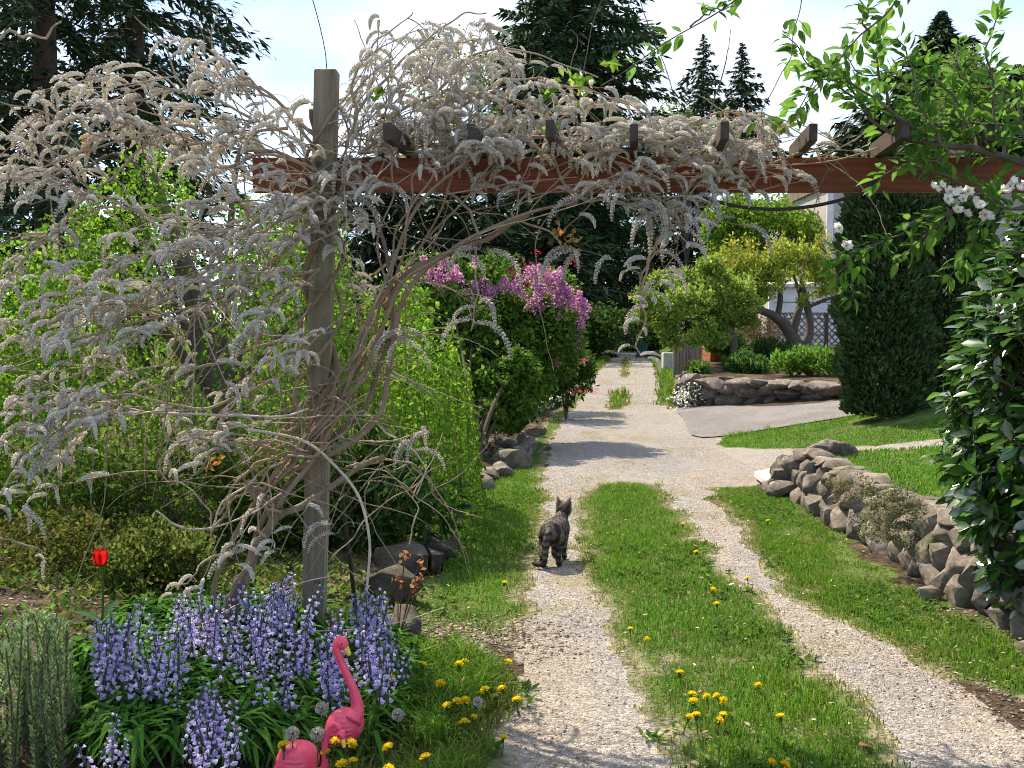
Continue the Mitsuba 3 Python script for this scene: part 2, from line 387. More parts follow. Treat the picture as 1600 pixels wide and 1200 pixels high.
def build_terrain():
    def line(parts):
        return np.unique(np.round(np.concatenate(parts), 4))
    gx = line([np.arange(-5, 0, .16), np.arange(-.8, 2.9, .045), np.arange(2.9, 8, .11), np.arange(8, 20, .8), np.arange(-20, -5, .8), np.geomspace(20, 900, 14), -np.geomspace(20, 900, 14)])
    gy = line([np.arange(1.5, 2.6, .2), np.arange(2.6, 15, .06), np.arange(15, 30, .15), np.arange(30, 80, 1.2), np.geomspace(80, 1500, 14), np.linspace(-30, 1.5, 14)])
    X, Y = np.meshgrid(gx, gy)
    Z = H(X, Y)
    q = np.stack([X, Y, 0 * X], -1)
    n1, n2, n3 = meshkit.fbm(q * 6, 4, 1)[..., None], meshkit.fbm(q * 1.3, 4, 2)[..., None], meshkit.noise(q * 26, 5)[..., None]
    soil = np.array([.055, .042, .030]) * (.6 + .8 * n1) * (.7 + .6 * n3)
    litter = np.array([.24, .19, .125])
    soil = soil * (1 - np.clip((n1 - .60) * 4, 0, .35)) + litter * np.clip((n1 - .60) * 4, 0, .35)
    turf = np.array([.070, .115, .028]) * (.6 + .8 * n1) * (.75 + .5 * n3)
    gravel = (np.array([.31, .285, .25]) * (1 - n2) + np.array([.40, .36, .30]) * n2) * (.72 + .34 * n1) * (.62 + .76 * n3)
    dens = np.clip(grass_density(X, Y), 0, 1)
    near = np.maximum.reduce([grass_density(X + a, Y + b) for a, b in ((.07, 0), (-.07, 0), (0, .12), (0, -.12))])[..., None]
    lane = dist_poly(LANE, X, Y, .05, 4)[..., None]
    path = dist_poly(PATHP, X, Y, .05, 9)[..., None]
    grav = np.where(path, np.array([.33, .29, .23]) * (.6 + .7 * n1), gravel)
    # worn, mossy margins of the wheel tracks
    fringe = (np.clip(near, 0, 1) * np.clip((n1 - .30) * 3.2, 0, 1)) * .72
    grav = grav * (1 - fringe) + np.array([.175, .16, .062]) * (.7 + .6 * n1) * fringe
    far = sst(24, 40, Y)[..., None] * (X[..., None] > -40)
    isgrass = (dens > .02)[..., None] | ((Y > 45)[..., None] & ~lane)
    solid_ = np.clip(sst(.06, .55, dens)[..., None] * (.75 + .8 * n1), 0, 1)
    onlane = contains_xy(LANE.buffer(.25), X, Y)[..., None]
    turf = np.where(onlane, turf * solid_ + (np.array([.235, .215, .150]) * (.62 + .34 * n1) * (.62 + .76 * n3)) * (1 - solid_), turf)
    grounds = np.where(isgrass, turf, np.where(lane | path, grav, soil))
    C = grounds
    v = np.stack([X, Y, Z], -1).reshape(-1, 3)
    c = C.reshape(-1, 3)
    ny, nx = X.shape
    i, j = np.meshgrid(np.arange(ny - 1), np.arange(nx - 1), indexing='ij')
    a = i * nx + j
    quad = np.stack([a, a + 1, a + nx + 1, a + nx], -1).reshape(-1, 4)
    cx, cy = X[:-1, :-1] * .5 + X[1:, 1:] * .5, Y[:-1, :-1] * .5 + Y[1:, 1:] * .5
    cx, cy = cx.ravel(), cy.ravel()
    g = grass_density(cx, cy) > .02
    ln = dist_poly(LANE, cx, cy, .05, 4) & ~g
    pt = dist_poly(PATHP, cx, cy, .05, 9) & ~g & ~ln
    lw = g & (cx > 2.6) & (cy > 3.5) & (cy < 15)
    for nm, sel, m, lab in (('ground', ~(ln | pt | lw), 'm_soil', 'bare soil and turf floor of the garden'), ('gravel_lane', ln, 'm_gravel', 'pale grey gravel lane with two wheel tracks'),
                            ('garden_path', pt, 'm_gravel', 'narrow dirt path crossing the lawn on the right'), ('lawn', lw, 'm_soil', 'lawn turf on the raised right side')):
        f = quad[sel]
        used, inv = np.unique(f, return_inverse=True)
        struct(nm, ply((v[used], inv.reshape(-1, 4)), m, smooth=True, color=c[used]), lab)


build_terrain()


def strip(a, b, nx, ny, up):
    a, b = catmull(a, .25), catmull(b, .25)
    t = np.linspace(0, 1, nx)
    ra = np.stack([np.interp(t, np.linspace(0, 1, len(a)), a[:, k]) for k in range(2)], 1)
    rb = np.stack([np.interp(t, np.linspace(0, 1, len(b)), b[:, k]) for k in range(2)], 1)
    s = np.linspace(0, 1, ny)[:, None, None]
    q = ra[None] * (1 - s) + rb[None] * s
    z = H(q[..., 0], q[..., 1]) + up
    v = np.concatenate([q, z[..., None]], -1).reshape(-1, 3)
    i, j = np.meshgrid(np.arange(ny - 1), np.arange(nx - 1), indexing='ij')
    k = i * nx + j
    return v, np.stack([k, k + 1, k + nx + 1, k + nx], -1).reshape(-1, 4)


struct('driveway', ply(strip([(2.55, 14.95), (2.75, 14.42), (3.6, 14.40), (6.5, 14.55), (16, 14.9)], [(2.85, 17.6), (3.0, 19.1), (3.5, 19.0), (5.75, 16.45), (16, 17.6)], 90, 24, .016), 'm_asphalt', smooth=True), 'grey asphalt driveway turning off to the right')
struct('cross_road', ply(strip([(7.2, 55.5), (4, 59.5), (-3, 64), (-14, 69)], [(8.6, 57.5), (5.5, 63), (-2, 68), (-14, 73)], 60, 8, .03), 'm_concrete', smooth=True), 'pale road crossing at the far end of the lane')
M = np.eye(4)
pts = [G(1178, 746, .02)[:2], G(1205, 768, .02)[:2], G(1245, 748, .05)[:2], G(1240, 727, .06)[:2]]
sl = trimesh.creation.extrude_polygon(Polygon(pts).buffer(0).buffer(-.012).buffer(.012), .05, engine='earcut')
sl.apply_translation([0, 0, .03])
k = thing('stone_slab', 'white flat stone slab lying where the gravel meets the near stone wall', 'paving slab')
scene[k] = ply(sl, 'm_slab')


# ------------------------------------------------------------------ grass, pebbles, litter
def blades(rng, n, region, length, width, dens=None, tone=None, lean=.35):
    x0, y0, x1, y1 = region
    x, y = rng.uniform(x0, x1, n), rng.uniform(y0, y1, n)
    ok = rng.random(n) < grass_density(x, y) * (1 if dens is None else dens(x, y))
    x, y = x[ok], y[ok]
    n = len(x)
    p = np.stack([x, y, H(x, y) - .004], 1)
    patch = meshkit.fbm(p * np.array([1.6, 1.6, 0]), 3, 31)
    L = length * (.45 + .8 * rng.random(n)) * (.5 + .9 * patch) * (.45 + .55 * grass_density(x, y))
    a = rng.uniform(0, 2 * np.pi, n)
    out = np.stack([np.cos(a), np.sin(a), 0 * a], 1)
    ln = lean * (.3 + 1.3 * rng.random(n))[:, None]
    up = np.array([0, 0, 1.0])
    b = rng.uniform(0, 2 * np.pi, n)
    s = np.stack([np.cos(b), np.sin(b), 0 * b], 1) * (width * (.7 + .6 * rng.random(n)))[:, None] / 2
    m = p + (up * .62 + out * ln * .3) * L[:, None]
    t = p + (up * (1 - .35 * ln) + out * ln) * L[:, None]
    v = np.stack([p - s, p + s, m + s * .75, m - s * .75, t], 1).reshape(-1, 3)
    k = np.arange(n)[:, None] * 5
    f = np.vstack([k + [0, 1, 2], k + [0, 2, 3], k + [3, 2, 4]])
    c = np.array([.078, .205, .024]) * (1 - patch[:, None]) + np.array([.145, .27, .032]) * patch[:, None]
    c = c * (1 + .28 * rng.standard_normal((n, 1))).clip(.4, 1.8)
    edge = np.clip((.85 - grass_density(x, y)) * 1.3, 0, .75)[:, None]
    c = c * (1 - edge) + np.array([.20, .20, .06]) * edge * (.7 + .6 * rng.random((n, 1)))
    dry = rng.random(n) < (.05 + .10 * (patch < .42))
    c[dry] = np.array([.33, .27, .13]) * (.7 + .6 * rng.random((dry.sum(), 1)))
    if tone is not None:
        c = c * tone
    return v, f, np.repeat(c, 5, 0)


UPV = np.array([0, 0, 1.0])
g = R(1)
mb = MB()
mb.add(*blades(g, 135000, (.0, 2.4, 1.95, 10.6), .047, .0052, lambda x, y: np.clip(1.25 - y * .06, .35, 1)))
mb.add(*blades(g, 70000, (-.75, 4.9, .55, 14), .042, .006))
mb.add(*blades(g, 44000, (-.75, 2.6, .3, 5.1), .15, .0065, lambda x, y: contains_xy(WILD_L, x, y) * 1.0, lean=.6))
mb.add(*blades(g, 90000, (1.4, 3.2, 2.75, 10.4), .044, .0056))
mb.add(*blades(g, 15000, (.2, 14, 3.5, 24), .10, .012))
mb.add(*blades(g, 42000, (-1.5, 20, 7, 52), .20, .03))
k = key('grass')
scene[k] = mb.ply('m_blade')
tag(k, 'green grass between and beside the wheel tracks', 'grass', None, 'stuff')
mb = MB()
mb.add(*blades(g, 95000, (2.7, 6.0, 6.4, 15), .042, .0085, lambda x, y: np.clip(1.35 - y * .055, .45, 1), tone=np.array([.97, 1.06, .95])))
k = key('lawn_grass')
scene[k] = mb.ply('m_blade')
tag(k, 'short mown lawn grass above the stone wall and beside the driveway', 'grass', None, 'stuff')

# broad weed leaves in the turf
mb = MB()
n = 4200
x, y = g.uniform(-.7, 2.7, n), g.uniform(2.6, 10, n)
ok = g.random(n) < grass_density(x, y) * (meshkit.fbm(np.stack([x * 1.4, y * 1.4, 0 * x], -1), 3, 91) > .5)
x, y = x[ok], y[ok]
for q in range(5):
    a = g.uniform(0, 6.283, len(x))
    d = np.stack([np.cos(a), np.sin(a), .35 + .5 * g.random(len(x))], 1)
    p = np.stack([x, y, H(x, y) + .004], 1) + g.normal(0, .012, (len(x), 3)) * [1, 1, 0]
    mb.add(*leafs(p, d, np.array([0, 0, 1.0]), .03 + .035 * g.random(len(x)), .016 + .014 * g.random(len(x)), tones(g, len(x), (.075, .17, .022), (.11, .20, .03), (.065, .14, .04))))
k = key('weeds')
scene[k] = mb.ply('m_leaf')
tag(k, 'low broad-leaved weeds and clover in the turf', 'weeds', None, 'stuff')

OCT = np.array([[1, 0, 0], [-1, 0, 0], [0, 1, 0], [0, -1, 0], [0, 0, 1], [0, 0, -.6]], float)
OCTF = np.array([[0, 2, 4], [2, 1, 4], [1, 3, 4], [3, 0, 4], [2, 0, 5], [1, 2, 5], [3, 1, 5], [0, 3, 5]])


def rubble(rng, p, size, cols, flat=.6, jit=.25):
    n = len(p)
    a = rng.uniform(0, 6.283, n)
    sc = size[:, None] * rng.uniform(.6, 1.3, (n, 3)) * [1, 1, flat]
    q = OCT[None] * (1 + .3 * rng.standard_normal((n, 6, 1))).clip(.5, 1.5) * sc[:, None]
    c, s = np.cos(a)[:, None], np.sin(a)[:, None]
    q = np.stack([q[..., 0] * c - q[..., 1] * s, q[..., 0] * s + q[..., 1] * c, q[..., 2]], -1) + p[:, None]
    f = (OCTF[None] + 6 * np.arange(n)[:, None, None]).reshape(-1, 3)
    return q.reshape(-1, 3), f, np.repeat(tones(rng, n, *cols, jit=jit), 6, 0)


n = 150000
x, y = g.uniform(-.3, 2.6, n), 2.6 + 11 * g.random(n) ** 1.6
gd = grass_density(x, y)
ok = (g.random(n) < np.where(dist_poly(LANE, x, y, .05, 4), 1, 0) * np.where(gd > .02, .10, 1)) & (meshkit.fbm(np.stack([x * 3, y * 2, 0 * x], -1), 3, 8) > g.uniform(.2, .60, n))
x, y = x[ok], y[ok]
sz = .0022 + .0062 * g.random(len(x)) ** 6
mb = MB()
mb.add(*rubble(g, np.stack([x, y, H(x, y) + .002], 1), sz, ((.30, .285, .27), (.20, .19, .185), (.42, .39, .35), (.14, .13, .13), (.36, .31, .26))))
k = key('gravel')
scene[k] = mb.ply('m_vcol')
tag(k, 'loose grey gravel stones in the wheel tracks', 'gravel', None, 'stuff')

# pale fallen petals, bits of bark and dead leaves
n = 3600
x, y = g.uniform(-.9, 2.7, n), 2.6 + 9 * g.random(n) ** 1.4
w = np.where(contains_xy(LANE, x, y), .5, .25) + 1.2 * np.exp(-((x + .15) ** 2 / .15 + (y - 5.15) ** 2 / .09)) + 1.3 * np.exp(-((x - 2.2) ** 2 / .12 + (y - 4.5) ** 2 / 1.2))
ok = g.random(n) < w
x, y = x[ok], y[ok]
n = len(x)
a = g.uniform(0, 6.283, n)
mb = MB()
mb.add(*leafs(np.stack([x, y, H(x, y) + .012 + .02 * (grass_density(x, y) > .1)], 1), np.stack([np.cos(a), np.sin(a), .3 * g.standard_normal(n)], 1), np.stack([.4 * g.standard_normal(n), .4 * g.standard_normal(n), np.ones(n)], 1),
              .012 + .03 * g.random(n) ** 3, .008 + .013 * g.random(n) ** 2, tones(g, n, (.6, .57, .5), (.33, .24, .14), (.42, .33, .2), (.25, .14, .08), (.55, .5, .4))))
k = key('leaf_litter')
scene[k] = mb.ply('m_petal')
tag(k, 'fallen pale petals and dry leaf scraps on the lane', 'leaf litter', None, 'stuff')
# mulch of bark chips in the left bed
n = 9000
x, y = g.uniform(-3.4, -.45, n), g.uniform(2.9, 8, n)
x2, y2 = g.normal(-.2, .22, 1600), g.normal(5.2, .2, 1600)
x3, y3 = g.uniform(1.9, 3.0, 2600), g.uniform(3.3, 6.3, 2600)
x, y = np.r_[x, x2, x3], np.r_[y, y2, y3]
mb = MB()
mb.add(*rubble(g, np.stack([x, y, H(x, y) + .004], 1), .005 + .012 * g.random(len(x)) ** 2, ((.07, .048, .034), (.11, .075, .05), (.045, .034, .027), (.17, .13, .09)), flat=.35))
k = key('bark_mulch')
scene[k] = mb.ply('m_vcol')
tag(k, 'brown bark chips and dry scraps over the soil of the beds', 'mulch', None, 'stuff')

# low green plants between the shrubs of the left bed
mb = MB()
n = 16000
x, y = g.uniform(-4.2, -.5, n), g.uniform(4.6, 8.6, n)
ok = (meshkit.fbm(np.stack([x * 1.6, y * 1.6, 0 * x], -1), 3, 41) > g.uniform(.34, .56, n))
x, y = x[ok], y[ok]
a = g.uniform(0, 6.283, len(x))
d = np.stack([np.cos(a), np.sin(a), .3 + .9 * g.random(len(x))], 1)
mb.add(*leafs(np.stack([x, y, H(x, y) + .05 * g.random(len(x)) ** 2], 1), d, UPV + .3 * g.standard_normal((len(x), 3)), .03 + .045 * g.random(len(x)), .018 + .014 * g.random(len(x)), tones(g, len(x), (.06, .13, .022), (.10, .17, .03), (.12, .15, .04))))
k = key('ground_cover')
scene[k] = mb.ply('m_leaf')
tag(k, 'low green ground cover over the soil of the left bed', 'ground cover', None, 'stuff')
# ------------------------------------------------------------------ stones
def rock(size, rng, rough=.10, npts=16, sub=1):
    d = norm(rng.standard_normal((npts, 3)))
    d = d / np.maximum(np.abs(d).max(1, keepdims=True), .52)
    m = trimesh.Trimesh(d * (.86 + .2 * rng.random((npts, 1)))).convex_hull
    for _ in range(sub):
        m = m.subdivide()
    if sub:
        trimesh.smoothing.filter_laplacian(m, lamb=.28, iterations=1)
        v = m.vertices
        o = rng.random(3) * 50
        v = v * (1 + rough * 2 * (meshkit.fbm(v * 1.9 + o, 3)[:, None] - .5))
        m.vertices = v
    m.apply_scale(1 / np.abs(m.vertices).max(0))
    m.apply_scale(np.asarray(size) / 2)
    return m


def place(m, pos, rz=0, tilt=(0, 0)):
    m.apply_transform(trimesh.transformations.euler_matrix(tilt[0], tilt[1], rz))
    m.apply_translation(pos)
    return m


w1 = thing('stone_wall', 'low dry wall of rough dark stones beside the lane, partly hidden by the glossy laurel', 'stone wall')
g = R(11)
rowz = [(.06, .16), (.185, .15), (.30, .13), (.395, .07)]
for r, (zc, hh) in enumerate(rowz):
    y = 9.95 + (.0 if r != 1 else -.1)
    while y > 5.2:
        lw_ = g.uniform(.15, .36) * (1.0 if r < 3 else 1.2)
        hs = hh * g.uniform(1.0, 1.45)
        st = rock((g.uniform(.24, .30) if r < 3 else .26, lw_ * 1.08, hs * 1.15), g, rough=.15, npts=22)
        yc = y - lw_ / 2
        fade = 1 - .25 * sst(9.3, 9.9, yc)
        place(st, [WALLX - .03 + g.uniform(-.035, .035) + .035 * r - (.12 if yc > 9.5 else 0) * (1 - r * .2), yc, (zc + g.uniform(-.02, .02)) * fade + 0], g.uniform(-.12, .12), (g.uniform(-.22, .22), g.uniform(-.10, .12)))
        part(w1, 'stone', ply(st, 'm_stone', smooth=32))
        y -= lw_ * .93
for x_, y_, s_ in ((2.74, 10.0, .30), (2.95, 9.75, .26), (3.05, 9.45, .24)):      # end stones by the slab
    part(w1, 'stone', ply(place(rock((s_ * 1.2, s_, s_ * .8), g, .15), [x_ - .1, y_, H(x_, y_) + .05], g.uniform(0, 3)), 'm_stone', smooth=32))

w2 = thing('stone_wall', 'rounded grey stone wall holding the flower bed behind the asphalt driveway', 'stone wall')
p0, p1 = np.array([3.16, 19.72]), np.array([6.9, 15.35])
L2 = np.linalg.norm(p1 - p0)
dd = (p1 - p0) / L2
nn = np.array([dd[1], -dd[0]])
for r, (za, hh) in enumerate(((.10, .26), (.33, .25), (.52, .20))):
    s = -.1 + .15 * r
    while s < L2:
        lw_ = g.uniform(.30, .66)
        c = p0 + dd * (s + lw_ / 2) - nn * (.02 + .07 * r) * -1
        base = .15 * max(0, (c[0] - 2.5 - .04 * np.clip(c[1] - 12, 0, 9)))
        top = .60 + .035 * max(0, c[1] - 19)
        z = base + (top - base) * (za / .58)
        st = rock((lw_ * 1.06, .42, hh * (top - base) / .55 * g.uniform(1, 1.35) + .04), g, rough=.12, npts=24)
        place(st, [c[0], c[1], z], math.atan2(dd[1], dd[0]) + g.uniform(-.2, .2), (g.uniform(-.15, .15), g.uniform(-.15, .15)))
        part(w2, 'stone', ply(st, 'm_stone', smooth=32))
        s += lw_ * .94
for q in range(11):      # the side of the bed along the lane
    y_ = 20.0 + q * .52
    x_ = 3.14 + .27 * (y_ - 19.7)
    for z_ in (.10, .38):
        st = rock((.36, .58, .36), g, .13)
        part(w2, 'stone', ply(place(st, [x_ + g.uniform(-.05, .05), y_, z_ + .02 * q * (z_ > .2)], g.uniform(-.3, .3), (g.uniform(-.2, .2), g.uniform(-.2, .2))), 'm_stone', smooth=32))

for px, py, w_, h_, s_, lab in ((622, 950, .40, .30, 1, 'large grey boulder just right of the bluebells, third from the front'),):
    pass
bould = [
    (628, 1000, (.20, .24, .17), 'small flat-topped boulder with a pale lichen cap, nearest of the boulders'),
    (608, 948, (.34, .30, .24), 'sloping grey boulder beside the bluebells with a dark undercut front'),
    (640, 900, (.48, .34, .22), 'broad grey boulder split by a dark crack, below the orange seedling'),
    (662, 872, (.44, .36, .20), 'dark rounded boulder at the back of the boulder row beside the pink azalea')]
for (px, py, sz, lab), sd in zip(bould, (3, 9, 5, 7)):
    rg = R(100 + sd)
    b = G(px, py, .02)
    m = place(rock(sz, rg, .14, 22, 2), [b[0], b[1] + sz[1] * .35, sz[2] * .42], rg.uniform(-.3, .3), (rg.uniform(-.15, .15), rg.uniform(-.1, .1)))
    if sd == 5:
        cut = box([b[0] + .13, b[1], .2], (.025, .9, .6), .25)
        m = trimesh.Trimesh(*tri(m3.Manifold(m3.Mesh(np.asarray(m.vertices, np.float32), np.asarray(m.faces, np.uint32))) - m3.Manifold(m3.Mesh(np.asarray(cut.vertices, np.float32), np.asarray(cut.faces, np.uint32)))))
    k = thing('boulder', lab, 'boulder')
    scene[k] = ply(m, 'm_boulder', smooth=30)
e1 = thing('stone_edging', 'curving row of small stones edging the bed below the lilac', 'stone edging')
for px, py, s_ in ((705, 842, .16), (716, 812, .15), (722, 790, .2), (733, 770, .26), (752, 755, .28), (768, 742, .22), (738, 745, .2), (782, 735, .26), (800, 722, .34), (806, 708, .34), (818, 700, .30), (795, 696, .22), (770, 690, .2), (752, 696, .2), (825, 686, .26), (838, 676, .24), (780, 702, .16), (762, 708, .14)):
    b = G(px, py, .06)
    part(e1, 'stone', ply(place(rock((s_ * g.uniform(1, 1.4), s_, s_ * .8), g, .14), [b[0], b[1], s_ * .22], g.uniform(0, 3)), 'm_stone', smooth=30))
for px, py, s_, lab in ((1346, 640, .22, 'small dark stone at the left edge of the bare earth below the cypress'), (1357, 653, .16, 'little brown stone lying just below the dark stone on the lawn edge'), (1456, 932, .11, 'small black stone in the grass below the laurel')):
    b = G(px, py, .33 if py < 700 else .02)
    b[2] = H(b[0], b[1])
    k = thing('stone', lab, 'stone')
    scene[k] = ply(place(rock((s_ * 1.3, s_, s_ * .9), g, .14), b + [0, 0, s_ * .25], .4), 'm_stone', smooth=30)
k = thing('stone', 'low end stones half buried under the laurel at the right edge of the photo', 'stones')
for q, (x_, y_) in enumerate(((2.5, 4.7), (2.42, 4.95), (2.66, 4.45), (2.55, 5.25), (2.4, 4.5))):
    scene[f'{k}__piece_{q + 1:03d}'] = ply(place(rock((.24, .26, .2), g, .14), [x_ + .10, y_, -.02], q), 'm_stone', smooth=30)

# ------------------------------------------------------------------ arbour
ar = thing('arbour', 'weathered post with a long red-brown crossbeam spanning the lane', 'arbour')
YP = 4.9
PB, PT = P(489, 1040, YP), P(511, 112, YP)
axis = norm(PT - PB)
PB = PB - axis * (PB[2] + .15) / axis[2]
ht = (PT - PB)[2] / axis[2]
pm = rbox([0, 0, ht / 2], (.102, .10, ht), .006)
pv = pm.subdivide().subdivide()
sh = np.eye(4)
sh[0, 2], sh[1, 2] = axis[0] / axis[2], axis[1] / axis[2]
pv.apply_transform(sh)
pv.apply_translation(PB)
part(ar, 'post', ply(pv, 'm_post', smooth=30), 'weathered grey-brown post, leaning slightly')
YB = YP + .055 + .022
BZ0, BZ1 = P(900, 301, YB)[2], P(900, 247, YB)[2]
BX0 = P(396, 280, YB)[0]
bm = rbox([(BX0 + 3.5) / 2, YB, (BZ0 + BZ1) / 2], (3.5 - BX0, .042, BZ1 - BZ0), .004)
part(ar, 'crossbeam', ply(bm, 'm_beam', smooth=30), 'red-brown stained crossbeam')
part(ar, 'post', ply(rbox([3.3, YP - .03, 1.3], (.11, .11, 2.9), .008), 'm_post', smooth=30))
bolt = trimesh.creation.cylinder(.014, .012, sections=12)
bolt.apply_transform(trimesh.transformations.rotation_matrix(math.pi / 2, (1, 0, 0)))
bp = P(497, 256, YP - .055)
bolt.apply_translation(bp)
part(ar, 'bolt', ply(bolt, 'm_rafter', smooth=40))
LD = norm(np.array([.112, 1.0, 0]))
for px in (640, 757, 872, 990, 1118, 1246, 1372, 1500, 1628):
    b = P(px, 247, YB)
    rot = trimesh.transformations.rotation_matrix(-math.atan2(.112, 1), (0, 0, 1))
    c = np.array([b[0], YB, BZ1 + .040 + g.uniform(0, .003)]) + LD * (-.18 + g.uniform(-.05, .05))
    part(ar, 'rafter', ply(rbox(c, (.036, .58, .075), .004, rot), 'm_rafter', smooth=30))

hose = catmull([P(1078, 292, YB - .03), P(1100, 308, YB - .05), P(1150, 322, YB - .06), P(1210, 327, YB - .06), P(1270, 322, YB - .06), P(1325, 309, YB - .05), P(1352, 298, YB - .03), P(1375, 270, YB - .03)], .02)
k = thing('hose', 'black hose hanging in a shallow loop under the crossbeam', 'hose')
scene[k] = ply(tube(hose, .0085, 8), 'm_black', smooth=True)
pipe = catmull([P(514, 440, YP + .03), P(514, 560, YP + .04), P(513, 640, YP + .04), P(516, 690, YP + .06), P(533, 760, YP + .12), P(541, 830, YP + .15), P(550, 900, YP + .2), P(556, 960, YP + .25)], .03)
k = thing('drip_pipe', 'black watering pipe running down the right side of the post', 'pipe')
scene[k] = ply(tube(pipe, .011, 8), 'm_black', smooth=True)
k = thing('wire', 'thin wire rising from the top of the post', 'wire')
scene[k] = ply(tube(catmull([PT - axis * .01, P(508, 80, YP), P(497, 30, YP - .1), P(480, -30, YP - .2)], .04), .0022, 4), 'm_black', smooth=True)

# ------------------------------------------------------------------ far things
pf = thing('plank_fence', 'weathered grey plank fence panel at the lane edge behind the stone bed', 'fence')
YF = 29.0
xa, xb = P(1058, 560, YF)[0], P(1112, 560, YF)[0]
for q in range(9):
    xx = xa + (q + .5) * (xb - xa) / 9
    part(pf, 'plank', ply(box([xx, YF + .08 * q + g.uniform(-.006, .006), .60 + g.uniform(-.02, .02)], ((xb - xa) / 9 - .008, .03, 1.3), .5), 'm_oldwood'))
part(pf, 'post', ply(box([xa - .07, YF - .05, .62], (.10, .10, 1.4)), 'm_oldwood'), 'pale end post')
part(pf, 'post', ply(box([xb + .07, YF + .8, .66], (.10, .10, 1.4)), 'm_oldwood'))
k = thing('concrete_block', 'squat grey concrete gatepost on the grass just left of the plank fence', 'gatepost')
b = P(1046, 566, 37)
scene[k] = ply(rbox([b[0], 37, .30], (.5, .5, .66), .03), 'm_concrete', smooth=30)
bn = thing('bin', 'dark green wheeled bin standing where the lane ends', 'bin')
b = P(1003, 566, 52)
bz = H(b[0], 52)
mbn = m3.Manifold.batch_hull([m3.Manifold.cube((.40, .4, .02), True).translate((0, 0, .05)), m3.Manifold.cube((.62, .6, .02), True).translate((0, 0, .85))])
part(bn, 'body', ply(trimesh.Trimesh(*tri(mbn)).apply_translation([b[0], 52, bz]), 'm_binm'))
part(bn, 'lid', ply(rbox([b[0], 52, bz + .9], (.68, .66, .07), .02), 'm_black'))
for s in (-1, 1):
    wl = trimesh.creation.cylinder(.1, .05, sections=14)
    wl.apply_transform(trimesh.transformations.rotation_matrix(math.pi / 2, (0, 1, 0)))
    wl.apply_translation([b[0] + s * .24, 52.26, bz + .1])
    part(bn, 'wheel', ply(wl, 'm_black'))
k = thing('rubbish_sack', 'low black sack lying right of the green bin', 'sack')
b = P(1021, 566, 53)
scene[k] = ply(place(rock((.75, .5, .42), g, .2, 20, 2), [b[0], 53, H(b[0], 53) + .15]), 'm_black', smooth=True)
ff = thing('picket_fence', 'dim grey picket fence in the shade across the far road', 'fence')
for q in range(34):
    x_ = 3.4 + q * .125
    part(ff, 'picket', ply(box([x_, 70, H(x_, 70) + .62], (.09, .03, 1.25 + .05 * (q % 3))), 'm_oldwood'))
for z_ in (.3, 1.0):
    part(ff, 'rail', ply(box([5.5, 70.05, z_ + .1], (4.4, .05, .09)), 'm_oldwood'))
k = thing('timber_edging', 'grey timber kerb along the bed left of the lane, beyond the lilac', 'edging')
a_, b_ = G(812, 654), G(892, 626)
c_ = (a_ + b_) / 2
dl = b_ - a_
scene[k] = ply(rbox([c_[0], c_[1], .09], (.16, np.linalg.norm(dl), .16), .01, trimesh.transformations.rotation_matrix(math.atan2(dl[1], dl[0]) - math.pi / 2, (0, 0, 1))), 'm_concrete', smooth=30)
rb = thing('raised_bed', 'red-brown wooden planter box below the apple trees', 'planter')
x0, y0, x1 = P(1112, 560, 23.2)[0], 23.2, P(1340, 560, 23.2)[0]
zb = float(H(x0 + .5, 23.2))
for q, z_ in enumerate((.13, .34)):
    part(rb, 'board', ply(box([(x0 + x1) / 2 + .5, y0 + .002 * q, zb + z_ - .12], (x1 - x0 + 1, .05, .20)), 'm_redwood'))
    part(rb, 'board', ply(box([x0 + .01, y0 + .55, zb + z_ - .12], (.05, 1.04, .20)), 'm_redwood'))
part(rb, 'corner_post', ply(box([x0, y0 - .05, zb + .12], (.1, .1, .56)), 'm_redwood'))
part(rb, 'soil', ply(box([(x0 + x1) / 2 + .5, y0 + .55, zb + .08], (x1 - x0 + .9, 1.0, .3)), 'm_oldwood'))

hs = thing('house', 'pale grey house with white corner boards rising behind the garden', 'house')
YH = 34.0
hx0, hz1 = P(1294, 300, YH)[0], 6.0
hx1 = hx0 + 9
part(hs, 'wall', ply(box([(hx0 + hx1) / 2, YH + 3.5, 3.0], (hx1 - hx0, 7, 6.0)), 'm_wall'))
for q in range(26):
    part(hs, 'siding_board', ply(box([(hx0 + hx1) / 2, YH - .012, .30 + q * .22], (hx1 - hx0 - .3, .03, .205), .05, (1, 0, 0)), 'm_wall'))
for xx in (hx0 + .06, hx1 - .06):
    part(hs, 'corner_board', ply(box([xx, YH - .03, 2.98], (.2, .07, 5.95)), 'm_white'), 'white corner board')
xw = P(1341, 300, YH)[0]
part(hs, 'window_trim', ply(box([xw, YH - .04, 4.2], (.16, .06, 2.6)), 'm_white'))
part(hs, 'window_pane', ply(box([xw + .7, YH - .035, 4.2], (1.2, .03, 2.4)), 'm_black'))
part(hs, 'roof', ply(trimesh.Trimesh(*tri(m3.Manifold.hull_points(np.array([[hx0 - .1, YH - .2, 6.0], [hx1 + .5, YH - .6, 6.0], [hx0 - .1, YH + 7.6, 6.0], [hx1 + .5, YH + 7.6, 6.0], [hx0 - .1, YH + 3.5, 6.5], [hx1 + .5, YH + 3.5, 6.5]])))), 'm_oldwood'))

